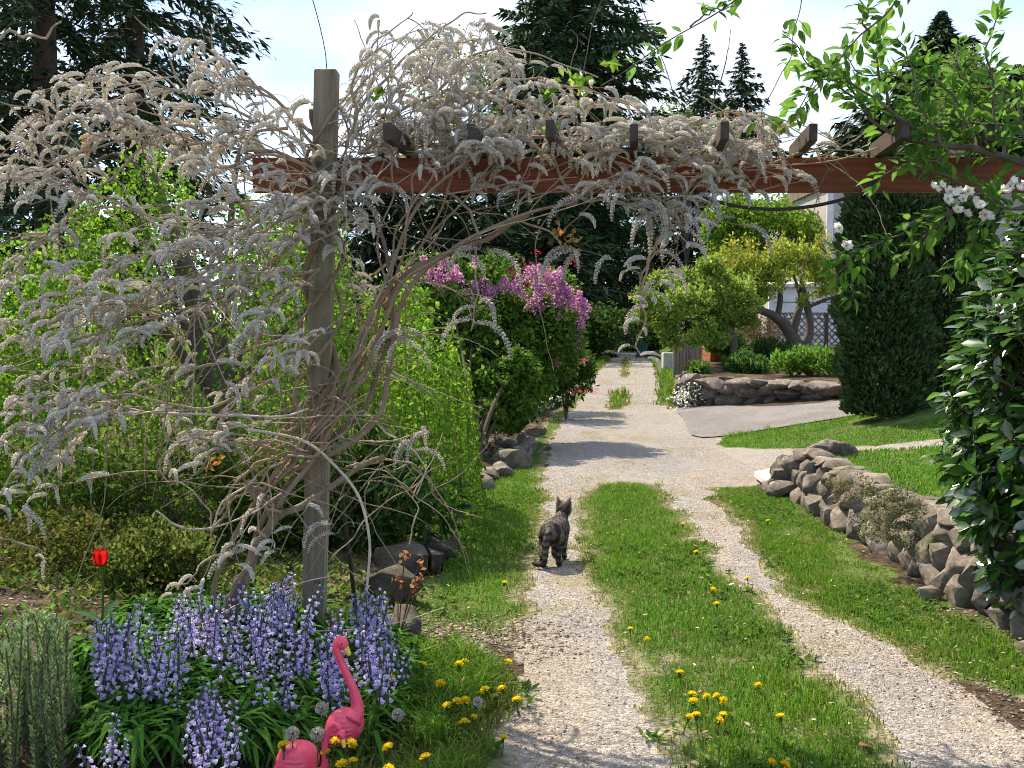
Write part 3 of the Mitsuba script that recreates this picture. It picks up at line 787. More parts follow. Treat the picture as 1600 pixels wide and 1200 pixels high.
sd = thing('shed', 'white panelled garden shed behind the lattice, under the apple tree', 'shed')
YS = 28.0
sx0, sx1 = P(1206, 500, YS)[0], P(1334, 500, YS)[0]
z0, z1 = .9, P(1300, 447, YS)[2]
for q in range(4):
    hh = (z1 - z0) / 4
    part(sd, 'panel', ply(box([(sx0 + sx1) / 2, YS + .012 * q, z0 + hh * (q + .5)], (sx1 - sx0, .05, hh - .025), -.1, (1, 0, 0)), 'm_white'))
part(sd, 'frame', ply(box([sx1 + .03, YS, (z0 + z1) / 2], (.09, .12, z1 - z0), -.07, (0, 1, 0)), 'm_oldwood'), 'dark slanting end post')
part(sd, 'frame', ply(box([sx0 - .05, YS, (z0 + z1) / 2], (.09, .12, z1 - z0)), 'm_white'))
part(sd, 'roof', ply(box([(sx0 + sx1) / 2, YS + .9, z1 + .08], (sx1 - sx0 + .3, 2.2, .08), .06, (1, 0, 0)), 'm_white'))
part(sd, 'wall', ply(box([(sx0 + sx1) / 2, YS + .95, (z0 + z1) / 2 - .1], (sx1 - sx0 - .1, 1.7, z1 - z0 - .2)), 'm_wall'))
lt = thing('lattice', 'grey-brown diamond lattice screen with a dark middle post, in front of the white shed', 'lattice screen')
YL = 26.8
lx0, lx1, lz0, lz1 = P(1200, 550, YL)[0], P(1336, 550, YL)[0], P(1250, 553, YL)[2], P(1250, 492, YL)[2]
fr = Polygon([(lx0, lz0), (lx1, lz0), (lx1, lz1), (lx0, lz1)])
from shapely.geometry import LineString
for sgn, yo in ((1, 0), (-1, .014)):
    for q in np.arange(-14, 24):
        c = lx0 + q * .17
        li = LineString([(c, lz0), (c + sgn * 4, lz0 + 4)]).intersection(fr)
        if li.length > .1:
            (xa_, za_), (xb_, zb_) = li.coords[0], li.coords[-1]
            part(lt, 'slat', ply(box([(xa_ + xb_) / 2, YL + yo, (za_ + zb_) / 2], (li.length, .012, .034), -math.atan2(zb_ - za_, xb_ - xa_), (0, 1, 0)), 'm_oldwood'))
for xx in (lx0, P(1290, 550, YL)[0], lx1):
    part(lt, 'post', ply(box([xx, YL - .03, (lz0 + lz1) / 2], (.09, .07, lz1 - lz0 + .08)), 'm_rafter' if lx0 < xx < lx1 else 'm_oldwood'))
part(lt, 'rail', ply(box([(lx0 + lx1) / 2, YL - .02, lz1 + .03], (lx1 - lx0, .05, .06)), 'm_oldwood'))
# ------------------------------------------------------------------ trees and shrubs
UP = np.array([0, 0, 1.0])


def bark(pts, r, col, sides=7, step=.06, mbx=None, rng=None, wobble=0):
    p = catmull(pts, step)
    if wobble:
        p = p + wob(len(p), rng, wobble)
    rr = np.interp(np.linspace(0, 1, len(p)), np.linspace(0, 1, len(r)), r) if np.ndim(r) else np.full(len(p), r)
    v, f = tube(p, rr, sides)
    tone = .75 + .5 * meshkit.fbm(v * 14, 3)[:, None]
    (mbx if mbx is not None else (mbx := MB())).add(v, f, np.array(col) * tone)
    return mbx


def crown(rng, blobs, n, L, W, cols, shell=.45, gap=.40, gfreq=1.6, up=.1, droop=.3, jit=.22, keep=None):
    """Leaves through the outer volume of many lumps, thinned by noise so that gaps and clumps appear."""
    b = np.array(blobs, float)
    w = np.maximum(b[:, 3] * b[:, 4], 1e-6)
    i = rng.choice(len(b), n, p=w / w.sum())
    d = norm(rng.standard_normal((n, 3)))
    rad = (shell + (1 - shell) * rng.random(n) ** .6)[:, None]
    o = d * rad * b[i][:, [3, 5, 4]]
    p = b[i][:, :3] + o
    ok = meshkit.fbm(p * gfreq + 3.3, 3, 5) > gap + rng.uniform(-.06, .06, n)
    if keep is not None:
        ok &= keep(p)
    p, d = p[ok], d[ok]
    n = len(p)
    dl = norm(d * .6 + .8 * rng.standard_normal((n, 3)) + UP * up - UP * droop * rng.random((n, 1)))
    nn = norm(d + .7 * rng.standard_normal((n, 3)) + UP * .6)
    s = .7 + .6 * rng.random(n)
    return leafs(p, dl, nn, L * s, W * s, tones(rng, n, *cols, jit=jit))


def lumps(rng, c, r, k, rs):
    """k lumps of radius about rs spread over an ellipsoid c, r."""
    d = norm(rng.standard_normal((k, 3)))
    q = np.array(c) + d * np.array(r) * rng.uniform(.55, 1, (k, 1))
    s = rs * rng.uniform(.7, 1.3, k)
    return np.column_stack([q, s, s * .85, s])


# --- the weeping tree: hanging strands of small leaves
g = R(21)
wt = thing('weeping_tree', 'bright green weeping tree with leaf curtains reaching the ground, behind the wisteria', 'tree')
YW = 8.4
OX = [(-260, 470), (-120, 420), (0, 388), (60, 350), (100, 330), (150, 292), (195, 262), (222, 225), (242, 200), (262, 230), (290, 275), (340, 292), (420, 292), (520, 315), (600, 372), (650, 425), (700, 480), (732, 570), (748, 680), (752, 800)]
ow = np.array([P(a, b, YW)[[0, 2]] for a, b in OX])


def ztop(x):
    return np.interp(x, ow[:, 0], ow[:, 1])


mbl, mbb = MB(), MB()
for q in range(2900):
    x = g.uniform(ow[0, 0], ow[-1, 0] - .02)
    v_ = g.uniform(-1, 1)
    zt = ztop(x)
    hgt = zt - .05
    dep = 1.35 * min(1, hgt / 1.6)
    z = .15 + (zt - .15) * math.sqrt(max(0, 1 - v_ * v_)) ** .75 - g.random() ** 2 * .5
    z = min(z, zt)
    if q > 1750:
        z = .35 + (z - .35) * g.random()
    y = YW + v_ * dep
    if meshkit.fbm(np.array([[x * 1.7, y * .8, z * 1.3]]), 3, 12)[0] < .40:
        continue
    ln = min(z - .05, g.uniform(.35, 1.2))
    nl = int(ln / .030)
    if nl < 3:
        continue
    t = np.linspace(0, 1, nl)
    drift = g.normal(0, .07, 2)
    hook = .12 * np.sign(v_ + .01) * np.sin(t * 1.5)
    cl = np.stack([x + drift[0] * t, y + drift[1] * t + hook, z - ln * t ** 1.15], 1)
    if q % 3 == 0:
        mbb.add(*tube(cl[::3] if nl > 8 else cl, .0025, 3), (.12, .085, .05))
    off = g.normal(0, 1, (nl, 3)) * [.022, .022, .012]
    lsz = g.uniform(.75, 1.25)
    a = g.uniform(0, 6.283, nl)
    d = np.stack([np.cos(a) * .8, np.sin(a) * .8, -.9 + .6 * g.random(nl)], 1)
    s = lsz * g.uniform(.75, 1.3, nl)
    yel = g.random()
    col = np.array([.115, .28, .025]) * (1 - yel) + np.array([.19, .32, .034]) * yel
    mbl.add(*leafs(cl + off, d, g.standard_normal((nl, 3)) + [0, -.4, .7], .040 * s, .030 * s, col * (1 + .25 * g.standard_normal((nl, 1))).clip(.5, 1.6)))
part(wt, 'crown', mbl.ply('m_leaf'), kind='stuff')
part(wt, 'twig', mbb.ply('m_bark'), kind='stuff')
tx = P(345, 600, YW + .1)[0]
tr = MB()
bark([[tx, YW + .1, -.05], [tx + .03, YW + .1, .8], [tx - .12, YW + .12, 1.6], [tx - .4, YW, 2.5], [tx - .55, YW, 3.0]], [.13, .10, .08, .05, .02], (.13, .105, .085), 9, mbx=tr)
for e in ((.9, 1.6), (1.5, 1.2), (-1.2, 2.3), (-2.2, 1.7), (.4, 2.4), (-1.6, 2.2)):
    bark([[tx, YW + .1, .9], [tx + e[0] * .5, YW + g.uniform(-.3, .3), e[1] + .5], [tx + e[0], YW + g.uniform(-.5, .5), e[1] + .3]], [.05, .03, .012], (.12, .095, .075), 6, mbx=tr)
part(wt, 'trunk', tr.ply('m_bark', True))

# --- shrubs of the left bed
def shrub(name, lab, cat, blobs, n, L, W, cols, mat_='m_leaf', group=None, stems=True, **kw):
    k_ = thing(name, lab, cat, group)
    m_ = MB()
    m_.add(*crown(g, blobs, n, L, W, cols, **kw))
    part(k_, 'foliage', m_.ply(mat_), kind='stuff')
    if not stems:
        return k_
    b_ = np.array(blobs)
    st = MB()
    c0 = b_[:, :3].mean(0)
    gz = float(H(c0[0], c0[1]))
    for e in b_[:: max(1, len(b_) // 7)]:
        bark([[c0[0], c0[1], gz - .03], (c0 * .5 + e[:3] * .5) - [0, 0, .05], e[:3]], [.016, .010, .004], (.12, .09, .065), 5, mbx=st)
    part(k_, 'stem', st.ply('m_bark', True), kind='stuff')
    return k_


def at(px, py, Y):
    return list(P(px, py, Y))


shrub('azalea_bush', 'small yellow-green azalea bush behind the red tulip', 'shrub', lumps(g, at(262, 885, 5.75), (.30, .26, .17), 14, .13), 7000, .034, .018, ((.11, .16, .035), (.15, .18, .05), (.08, .125, .025)), gap=.38, gfreq=4, up=.7)
shrub('low_bush', 'low dull green bush at the left edge, behind the rosemary', 'shrub', lumps(g, at(60, 875, 6.0), (.62, .4, .26), 22, .2), 9000, .032, .018, ((.075, .12, .02), (.11, .13, .03), (.13, .12, .04)), gap=.38, gfreq=4, up=.5)
shrub('low_bush', 'dark leafy undergrowth below the weeping curtain, left of the arbour post', 'shrub', lumps(g, at(300, 770, 6.7), (.95, .3, .34), 24, .24), 9000, .045, .024, ((.06, .115, .022), (.085, .14, .025)), gap=.40, gfreq=3, up=.3)
rh = shrub('rhododendron', 'dark long-leaved evergreen shrub behind the arbour post', 'shrub', list(lumps(g, at(600, 780, 6.9), (.42, .3, .30), 14, .2)) + list(lumps(g, at(450, 820, 6.9), (.3, .25, .3), 8, .2)), 2600, .11, .030, ((.03, .075, .02), (.045, .10, .025), (.06, .12, .03)), mat_='m_gloss', gap=.36, gfreq=3, up=.2)
az = shrub('azalea_bush', 'small dark azalea with pink flowers by the back of the boulders', 'shrub', lumps(g, at(690, 815, 8.3), (.13, .1, .08), 8, .09), 1500, .026, .013, ((.05, .07, .025), (.08, .07, .035)), gap=.3, gfreq=4)
mb = MB()
p = np.array(at(690, 806, 8.2)) + g.normal(0, 1, (420, 3)) * [.085, .07, .055]
mb.add(*leafs(p, g.standard_normal((420, 3)) + [0, -.5, .5], g.standard_normal((420, 3)) + [0, -.6, .8], .022, .02, tones(g, 420, (.62, .17, .26), (.7, .28, .36), (.5, .12, .2))))
part(az, 'blossom', mb.ply('m_petal'), 'pink blossoms', 'stuff')

# --- lilac
lc = thing('lilac', 'big lilac bush with pink-purple flower clusters left of the lane', 'lilac bush')
LB = [(830, 520, 14.2, .85), (870, 520, 14.6, .55), (790, 560, 13.8, .7), (810, 620, 13.8, .55), (760, 580, 13.2, .6), (850, 470, 14.5, .55), (780, 640, 13.4, .42), (880, 560, 14.6, .38), (740, 520, 13.4, .65), (700, 470, 13.5, .7), (690, 430, 13.8, .5), (740, 440, 14, .55), (800, 500, 14, .6), (720, 600, 13.0, .5), (845, 580, 14.1, .55), (735, 620, 12.9, .42), (750, 650, 13.0, .36), (720, 560, 13.0, .5), (800, 660, 13.6, .3), (770, 600, 12.5, .42), (800, 640, 12.6, .36), (762, 645, 12.2, .32), (790, 565, 12.8, .45), (815, 590, 13.0, .42)]
bl = []
for a, b, Y_, r_ in LB:
    c = at(a, b, Y_)
    bl += list(lumps(g, c, (r_ * .62, r_ * .6, r_ * .6), 7, r_ * .42))
mb = MB()
mb.add(*crown(g, bl, 50000, .068, .046, ((.07, .155, .025), (.10, .20, .03), (.13, .22, .035), (.055, .12, .025)), gap=.37, gfreq=2.2, droop=.5))
part(lc, 'foliage', mb.ply('m_leaf'), kind='stuff')
st = MB()
tb = G(738, 722, .1)
for e, r_ in (((800, 560, 13.7), .05), ((850, 500, 14.3), .04), ((740, 500, 13.4), .045), ((700, 450, 13.6), .035), ((780, 620, 13.5), .03), ((880, 540, 14.6), .025), ((760, 580, 13.1), .03)):
    e_ = np.array(at(*e))
    b_ = tb + [g.uniform(-.1, .12), g.uniform(-.1, .3), -.05]
    bark([b_, b_ * .7 + e_ * .3 + [0, 0, .25], e_], [r_ * .8, r_ * .5, .006], (.06, .046, .036), 7, mbx=st)
part(lc, 'trunk', st.ply('m_bark', True))


def panicle(rng, s, cols, n=150):
    h = rng.random(n) ** .8
    r_ = (1 - h) ** .7 * .40 + .04
    a = rng.uniform(0, 6.283, n)
    p = np.stack([np.cos(a) * r_ * np.sqrt(rng.random(n)) * 1.1, np.sin(a) * r_ * np.sqrt(rng.random(n)) * 1.1, h], 1)
    d = norm(p * [1, 1, 0] + [0, 0, .25] + .5 * rng.standard_normal((n, 3)))
    return leafs(p * s, d, rng.standard_normal((n, 3)) + UP, .16 * s, .13 * s, tones(rng, n, *cols))


LCOL = ((.55, .25, .46), (.64, .35, .55), (.45, .18, .38), (.72, .46, .62))
for q in range(5):
    v, f, c = panicle(g, .2, LCOL)
    grp(f'lilac_panicle_{q}', flower=ply((v, f), 'm_petal', color=c))
PAN = [(828, 432), (845, 425), (836, 445), (855, 440), (868, 442), (862, 455), (880, 446), (885, 458), (893, 462), (900, 470), (878, 465), (892, 478), (905, 480), (912, 490), (848, 458), (790, 445), (780, 452), (800, 455), (770, 458), (812, 448), (840, 470), (826, 480), (868, 475), (842, 486), (905, 512), (900, 525), (908, 505), (895, 535), (872, 500), (860, 560), (868, 565), (776, 625), (770, 618), (750, 628), (806, 630), (785, 580), (778, 590), (812, 545), (675, 425), (685, 430), (700, 410), (690, 415), (665, 435), (708, 425), (698, 445), (692, 455), (712, 460), (725, 470), (730, 485), (722, 490), (740, 450), (752, 445), (760, 470), (718, 440), (650, 430), (820, 462), (856, 425), (918, 482), (870, 430), (740, 410), (832, 425), (848, 436), (874, 452), (888, 468), (680, 440), (668, 420), (703, 432), (726, 478), (762, 452), (795, 448)]
for q, (a, b) in enumerate(PAN):
    Y_ = 13.2 + .7 * sst(640, 860, a) - .05 * g.random()
    s = g.uniform(.7, 1.15)
    part(lc, 'flower_cluster', inst(f'lilac_panicle_{q % 5}', mat(np.array(at(a, b + 8, Y_)), [math.cos(q), math.sin(q), .1], UP + g.normal(0, .25, 3), s)))

rd = shrub('red_rhododendron', 'red flowering rhododendron behind the top of the lilac', 'shrub', lumps(g, at(805, 450, 20), (.9, .6, .45), 12, .5), 4200, .13, .05, ((.04, .09, .025), (.06, .11, .03)), mat_='m_leaf', gap=.36)
mb = MB()
cc = np.array(at(806, 424, 19.3)) + g.normal(0, 1, (22, 3)) * [.42, .3, .15]
p = (cc[:, None] + g.normal(0, .04, (22, 11, 3))).reshape(-1, 3)
mb.add(*leafs(p, g.standard_normal(p.shape), g.standard_normal(p.shape) + UP, .06, .05, tones(g, len(p), (.26, .025, .04), (.2, .02, .035), (.3, .05, .06))))
part(rd, 'blossom', mb.ply('m_petal'), 'red blossoms', 'stuff')
rd2 = shrub('red_rhododendron', 'low shrub with crimson flowers beneath the right side of the lilac', 'shrub', lumps(g, at(885, 575, 17.5), (.35, .4, .45), 10, .34), 3600, .10, .04, ((.04, .085, .02), (.06, .11, .025)), gap=.34)
mb = MB()
cc = np.array(at(886, 565, 17.0)) + g.normal(0, 1, (16, 3)) * [.22, .25, .28]
p = (cc[:, None] + g.normal(0, .035, (16, 12, 3))).reshape(-1, 3)
mb.add(*leafs(p, g.standard_normal(p.shape), g.standard_normal(p.shape) + UP, .05, .045, tones(g, len(p), (.48, .08, .2), (.38, .04, .12), (.6, .25, .36))))
part(rd2, 'blossom', mb.ply('m_petal'), 'crimson blossoms', 'stuff')
mb = MB()
b = G(905, 612, 0)
p = b + g.normal(0, 1, (170, 3)) * [.22, .5, 0]
p[:, 2] = H(p[:, 0], p[:, 1]) + .05
mb.add(*leafs(p, g.standard_normal((170, 3)) * [1, 1, .3], UP, .09, .07, tones(g, 170, (.36, .04, .07), (.45, .12, .16))))
k = thing('fallen_petals', 'patch of fallen crimson petals on the left edge of the lane', 'petals')
scene[k] = mb.ply('m_petal')
labels[k]['kind'] = 'stuff'

# --- conifers
def fir(name, lab, base, h, r, n_br, cols, trunk_r=.3, zmin=.06, spray=.5, dens=16, droop=.35, group=None, seed=0, top=.9, taper=.4):
    rg = R(seed)
    k_ = thing(name, lab, 'conifer', group)
    m_, t_ = MB(), MB()
    base = np.array(base, float)
    bark([base - [0, 0, .3], base + [0, 0, h * .5], base + [0, 0, h]], [trunk_r, trunk_r * .6, .03], (.075, .055, .045), 8, 1.0, mbx=t_)
    zz = zmin + (1 - zmin) * (np.arange(n_br) / n_br) ** .9
    for q in range(n_br):
        z = zz[q]
        a = q * 2.39996 + rg.normal(0, .3)
        R_ = min(r, taper * (1 - z) * h) * (min(1, ((1 - z) * h / r) ** .1)) * rg.uniform(.45, 1.2) + .05
        dirv = np.array([math.cos(a), math.sin(a), 0])
        t = np.linspace(.12, 1, max(4, int(R_ * dens / 5)))
        cl = base + dirv * (R_ * t)[:, None] + UP * (z * h + R_ * (.12 * t - droop * t ** 2 + .12 * t ** 5))[:, None]
        if q % 2 == 0:
            t_.add(*tube(cl[::2] if len(cl) > 5 else cl, .022 * R_ / 2 + .006, 4), (.08, .06, .05))
        n_ = int(len(t) * 11)
        i = rg.integers(0, len(t), n_)
        side = np.cross(dirv, UP) * rg.choice([-1, 1], n_)[:, None]
        p = cl[i] + rg.normal(0, .06, (n_, 3)) * R_ * .6
        d = norm(dirv * .55 + side * rg.uniform(.1, 1, (n_, 1)) - UP * rg.uniform(-.1, .8, (n_, 1)))
        s = spray * rg.uniform(.5, 1.2, n_) * min(1, .3 + R_ / (2.2 * spray + .6))
        m_.add(*leafs(p, d, UP + .5 * rg.standard_normal((n_, 3)), s, s * .26, tones(rg, n_, *cols), fold=.1, mid=.4))
    part(k_, 'foliage', m_.ply('m_needle'), kind='stuff')
    part(k_, 'trunk', t_.ply('m_bark', True))
    return k_


DK = ((.028, .058, .022), (.042, .080, .028), (.022, .045, .018))
MG = ((.04, .08, .032), (.055, .105, .038))
Yc = 24.0
fir('cedar', 'tall dark cedar with a thick trunk at the upper left, behind the wisteria', [P(75, 300, Yc)[0], Yc, 0], 19, 4.2, 150, DK, .38, .10, .36, 30, .5, seed=3, taper=.5)
fir('cedar', 'dark cedar hanging over from the top left, right of the thick trunk', [P(215, 300, 31)[0], 31, 0], 22, 3.5, 130, DK, .4, .10, .38, 28, .5, seed=4, taper=.5)
fir('cedar', 'dark conifer at the far left edge behind the weeping tree', [P(-120, 300, 27)[0], 27, 0], 18, 4.2, 110, DK, .36, .08, .42, 24, .45, seed=5, taper=.5)
fir('fir_tree', 'very tall dark fir rising above the middle of the crossbeam', [P(898, 300, 62)[0], 62, 0], 31, 5.0, 300, MG, .5, .04, .75, 18, .3, seed=6, taper=.36)
fir('fir_tree', 'dark fir standing left of the tall middle fir', [P(842, 300, 58)[0], 58, 0], 23, 3.4, 170, MG, .45, .04, .75, 16, .28, seed=7, taper=.4)
for q, (px, pt, Y_, w_, lab) in enumerate(((1100, 52, 85, 36, 'slim distant fir, left one of the pair above the crossbeam'), (1160, 66, 80, 40, 'distant pointed fir, right one of the pair above the crossbeam'), (1022, 165, 95, 26, 'small distant fir just right of the tall middle fir'),
                                          (1472, 16, 55, 95, 'broad dark fir behind the leafy branches at the upper right'), (1590, 100, 60, 80, 'dark fir at the right edge of the photo behind the branches'), (1330, 190, 90, 40, 'small far fir above the house roof'))):
    top_ = P(px, pt, Y_)
    fir('fir_tree', lab, [top_[0], Y_, 0], top_[2], 2.6 * w_ / F * Y_, 300 if w_ > 60 else 120, DK if q != 2 else MG, .3, .55 if w_ < 60 else .35, .75 if w_ > 60 else .7, 14, .30, seed=20 + q, taper=(.42 if w_ < 60 else .85))
# the dark wood closing the view at ground level
WOOD = ['low dark conifer behind the right half of the lilac', 'low dark conifer directly left of the lane end', 'dark conifer straight beyond the lane end', 'dark conifer behind the green bin', 'dark conifer behind the thin-stemmed apple tree', 'low dark conifer behind the left half of the lilac', 'dark conifer behind the slanting wisteria stems', 'dark conifer behind the bright layered maple', 'low dark conifer behind the arbour post', 'dark conifer hidden behind the left cypress', 'dark conifer behind the laurel, far right']
for q, (px, Y_, h_, r_) in enumerate(((770, 50, 9, 3.2), (860, 54, 9, 3.0), (935, 74, 12, 3.6), (1010, 76, 12, 3.6), (1080, 72, 13, 3.8), (700, 46, 10, 3.4), (600, 48, 11, 4), (1150, 66, 11, 3.6), (480, 52, 9, 4), (1420, 60, 12, 4.5), (1580, 58, 11, 4.5))):
    fir('fir_tree', f'{WOOD[q]}, closing the view at ground level', [P(px, 500, Y_)[0], Y_, 0], h_, r_, 100, ((.018, .038, .014), (.028, .052, .018)), .2, .02, .8, 16, .25, 'conifers closing the view', 40 + q, .8, .5)
shrub('dark_bush', 'dark green bush at the far left side of the lane', 'shrub', lumps(g, at(935, 520, 47), (1.6, 1, 1.0), 12, .9), 5000, .22, .12, ((.04, .08, .02), (.06, .11, .03)), gap=.36, gfreq=.9)
shrub('dark_bush', 'dark green bush behind the green bin at the far end', 'shrub', lumps(g, at(1022, 535, 66), (2.4, 1, 1.1), 14, 1.0), 5000, .25, .14, ((.035, .07, .02), (.05, .095, .025)), gap=.36, gfreq=.9)

# pale tall trees in the distance
def tree(name, lab, base, h, blobs, n, L, W, cols, group=None, tr_=.16, branches=(), **kw):
    k_ = thing(name, lab, 'tree', group)
    m_ = MB()
    m_.add(*crown(g, blobs, n, L, W, cols, **kw))
    part(k_, 'crown', m_.ply('m_leaf'), kind='stuff')
    t_ = MB()
    base = np.array(base, float)
    top_ = base + [g.normal(0, .1), 0, h]
    bark([base - [0, 0, .2], base * .5 + top_ * .5 + g.normal(0, .1, 3), top_], [tr_, tr_ * .7, tr_ * .3], (.12, .10, .085), 7, .3, mbx=t_)
    for e in np.array(blobs)[:: max(1, len(blobs) // 12)]:
        s_ = base + (top_ - base) * g.uniform(.5, 1)
        bark([s_, s_ * .5 + e[:3] * .5 + [0, 0, .1], e[:3]], [tr_ * .4, tr_ * .25, .01], (.12, .10, .085), 5, .3, mbx=t_)
    part(k_, 'trunk', t_.ply('m_bark', True))
    return k_


c = at(1190, 370, 36)
tree('maple', 'bright yellow-green layered tree under the crossbeam, behind the apple trees', [c[0], 36, 0], 4.4, lumps(g, c, (2.3, 1.4, 1.3), 34, .72), 17000, .16, .09, ((.13, .25, .03), (.17, .28, .035), (.10, .20, .028)), gap=.42, gfreq=1.3, droop=.1, up=0)
c = at(1505, 175, 48)
tree('pale_tree', 'soft pale green tree behind the leafy branches on the right', [c[0], 48, 0], 9, lumps(g, c, (1.5, 1, 2.6), 22, .9), 7000, .2, .12, ((.13, .2, .06), (.16, .23, .08)), gap=.42, gfreq=1)
c = at(1075, 215, 66)
tree('pale_tree', 'soft pale green tree just above the crossbeam below the two distant firs', [c[0], 66, 0], 10, lumps(g, c, (2.2, 1.2, 2.6), 20, 1.0), 5200, .24, .14, ((.15, .22, .07), (.18, .25, .09)), gap=.43, gfreq=.8)
c = at(720, 170, 50)
tree('pale_tree', 'thin light green tree against the bright sky right of the arbour post', [c[0], 50, 0], 10, lumps(g, c, (2.4, 1.2, 4.2), 26, 1.0), 5600, .2, .11, ((.10, .17, .05), (.13, .2, .06)), gap=.47, gfreq=.9)

# --- apple trees of the raised garden
zb = .8
a1 = thing('apple_tree', 'light green spreading apple tree with a thin stem, nearer the lane', 'apple tree')
bl = []
for a, b, Y_, r_ in ((1060, 480, 21.5, .75), (1100, 470, 22, .75), (1040, 500, 21.5, .5), (1090, 515, 21.5, .5), (1130, 490, 22, .6), (1150, 460, 22, .6), (1070, 445, 22, .5), (1110, 430, 22, .5), (1050, 525, 21.5, .35), (1120, 520, 21.6, .4), (1165, 500, 22, .35), (1020, 470, 21.5, .45), (1010, 490, 21.4, .35), (1040, 440, 21.8, .4)):
    bl += list(lumps(g, at(a, b, Y_), (r_ * .7, r_ * .7, r_ * .55), 8, r_ * .36))
mb = MB()
mb.add(*crown(g, bl, 19000, .085, .045, ((.24, .36, .07), (.31, .41, .085), (.18, .28, .055)), gap=.41, gfreq=1.8, up=.6))
part(a1, 'crown', mb.ply('m_leaf'), kind='stuff')
st = MB()
b_ = np.array(at(1146, 566, 22))
for e in ((1060, 470, 21.6), (1110, 440, 22), (1150, 450, 22), (1040, 500, 21.6), (1090, 510, 21.6)):
    bark([b_, np.array(at(1145, 520, 22)), np.array(at(e[0] * .45 + 1144 * .55, e[1] * .6 + 500 * .4, 22)), np.array(at(*e))], [.055, .05, .03, .01], (.14, .12, .10), 6, .1, mbx=st)
part(a1, 'trunk', st.ply('m_bark', True))
a2 = thing('apple_tree', 'yellow-green apple tree with a crooked dark trunk in front of the white shed', 'apple tree')
bl = []
for a, b, Y_, r_ in ((1180, 420, 23, .7), (1220, 410, 23, .75), (1260, 410, 23, .7), (1300, 430, 23, .6), (1240, 440, 22.6, .5), (1160, 440, 23, .5), (1135, 450, 22.8, .45), (1320, 400, 23, .5), (1290, 460, 23, .4), (1200, 450, 22.6, .4), (1330, 440, 23, .45), (1150, 410, 23.3, .5), (1260, 470, 22.6, .28), (1180, 465, 22.6, .3)):
    bl += list(lumps(g, at(a, b, Y_), (r_ * .75, r_ * .7, r_ * .5), 8, r_ * .34))
mb = MB()
mb.add(*crown(g, bl, 17000, .08, .04, ((.30, .38, .065), (.35, .42, .075), (.23, .31, .055)), gap=.41, gfreq=1.8, up=.9))
for q in range(64):      # upright shoots set with young leaves
    b0 = np.array(at(g.uniform(1130, 1320), g.uniform(395, 440), 23 + g.uniform(-.5, .5)))
    hh = g.uniform(.3, .75)
    t = np.linspace(0, 1, 26)
    p = b0 + UP * (t * hh)[:, None] + g.normal(0, .03, (26, 3))
    mb.add(*leafs(p, g.standard_normal((26, 3)) * .7 + UP * .6, g.standard_normal((26, 3)) + UP, .085, .045, tones(g, 26, (.29, .31, .05), (.34, .35, .06), (.22, .26, .05))))
part(a2, 'crown', mb.ply('m_leaf'), kind='stuff')
st = MB()
bc = (.105, .09, .075)
Q = lambda *a: np.array(at(*a))
bark([Q(1252, 574, 23), Q(1246, 545, 23), Q(1232, 517, 23), Q(1212, 496, 22.8), Q(1188, 485, 22.6), Q(1150, 478, 22.4)], [.19, .16, .13, .10, .07, .03], bc, 9, .08, st)
bark([Q(1250, 545, 23), Q(1264, 525, 23), Q(1264, 495, 23.1), Q(1258, 465, 23.1), Q(1250, 430, 23)], [.13, .10, .08, .07, .02], bc, 8, .08, st)
bark([Q(1238, 525, 23), Q(1246, 490, 23), Q(1252, 468, 23.2), Q(1240, 430, 23)], [.09, .09, .06, .02], bc, 8, .08, st)
bark([Q(1214, 497, 22.8), Q(1219, 470, 22.9), Q(1218, 430, 23)], [.07, .06, .02], bc, 7, .08, st)
bark([Q(1260, 480, 23.1), Q(1300, 465, 23), Q(1340, 455, 23)], [.05, .035, .012], bc, 6, .08, st)
part(a2, 'trunk', st.ply('m_bark', True))
shrub('brown_bush', 'bare reddish-brown twiggy bush behind the thin apple stem', 'shrub', lumps(g, at(1180, 520, 25), (.5, .4, .5), 10, .36), 2600, .09, .018, ((.14, .09, .06), (.10, .06, .045), (.12, .12, .05)), gap=.4)
for a, b, Y_, lab, cols in ((1130, 540, 22.6, 'leafy green perennials at the corner of the red-brown planter', ((.09, .2, .045), (.12, .24, .06))), (1205, 548, 22.2, 'dark leafy clump in front of the planter, left of the crooked trunk', ((.05, .10, .03), (.07, .13, .035))),
                            (1280, 566, 19.2, 'low bright green ground plants on top of the second stone wall', ((.10, .22, .03), (.13, .25, .04))), (1090, 600, 20.3, 'trailing green plants spilling over the corner of the second stone wall', ((.08, .17, .035), (.12, .2, .05))),
                            (1160, 570, 20.3, 'mounded green herb on the bed behind the second stone wall', ((.06, .13, .035), (.09, .17, .04)))):
    w_ = .8 if a == 1280 else .14 if a == 1090 else .38
    c_ = at(a, b, Y_)
    c_[2] = max(c_[2], float(H(c_[0], c_[1])) + .08)
    shrub('bed_plant', lab, 'plant', lumps(g, c_, (w_, .4 if w_ > .2 else .3, .13 if w_ > .2 else .06), 12, .2 if w_ > .2 else .10), 3000 if w_ > .2 else 1100, .10, .04, cols, gap=.34, gfreq=3, up=.9)
cw = shrub('candytuft', 'white-flowered trailing plant at the left foot of the second stone wall', 'flower', lumps(g, at(1078, 622, 19.25), (.18, .2, .22), 9, .14), 1500, .05, .02, ((.09, .15, .05), (.12, .18, .06)), gap=.3)
mb = MB()
p = np.array(at(1076, 622, 19.1)) + g.normal(0, 1, (260, 3)) * [.16, .12, .16]
mb.add(*leafs(p, g.standard_normal((260, 3)), g.standard_normal((260, 3)) + UP, .05, .045, tones(g, 260, (.62, .66, .66), (.72, .74, .72), jit=.1)))
part(cw, 'blossom', mb.ply('m_petal'), 'white blossoms', 'stuff')
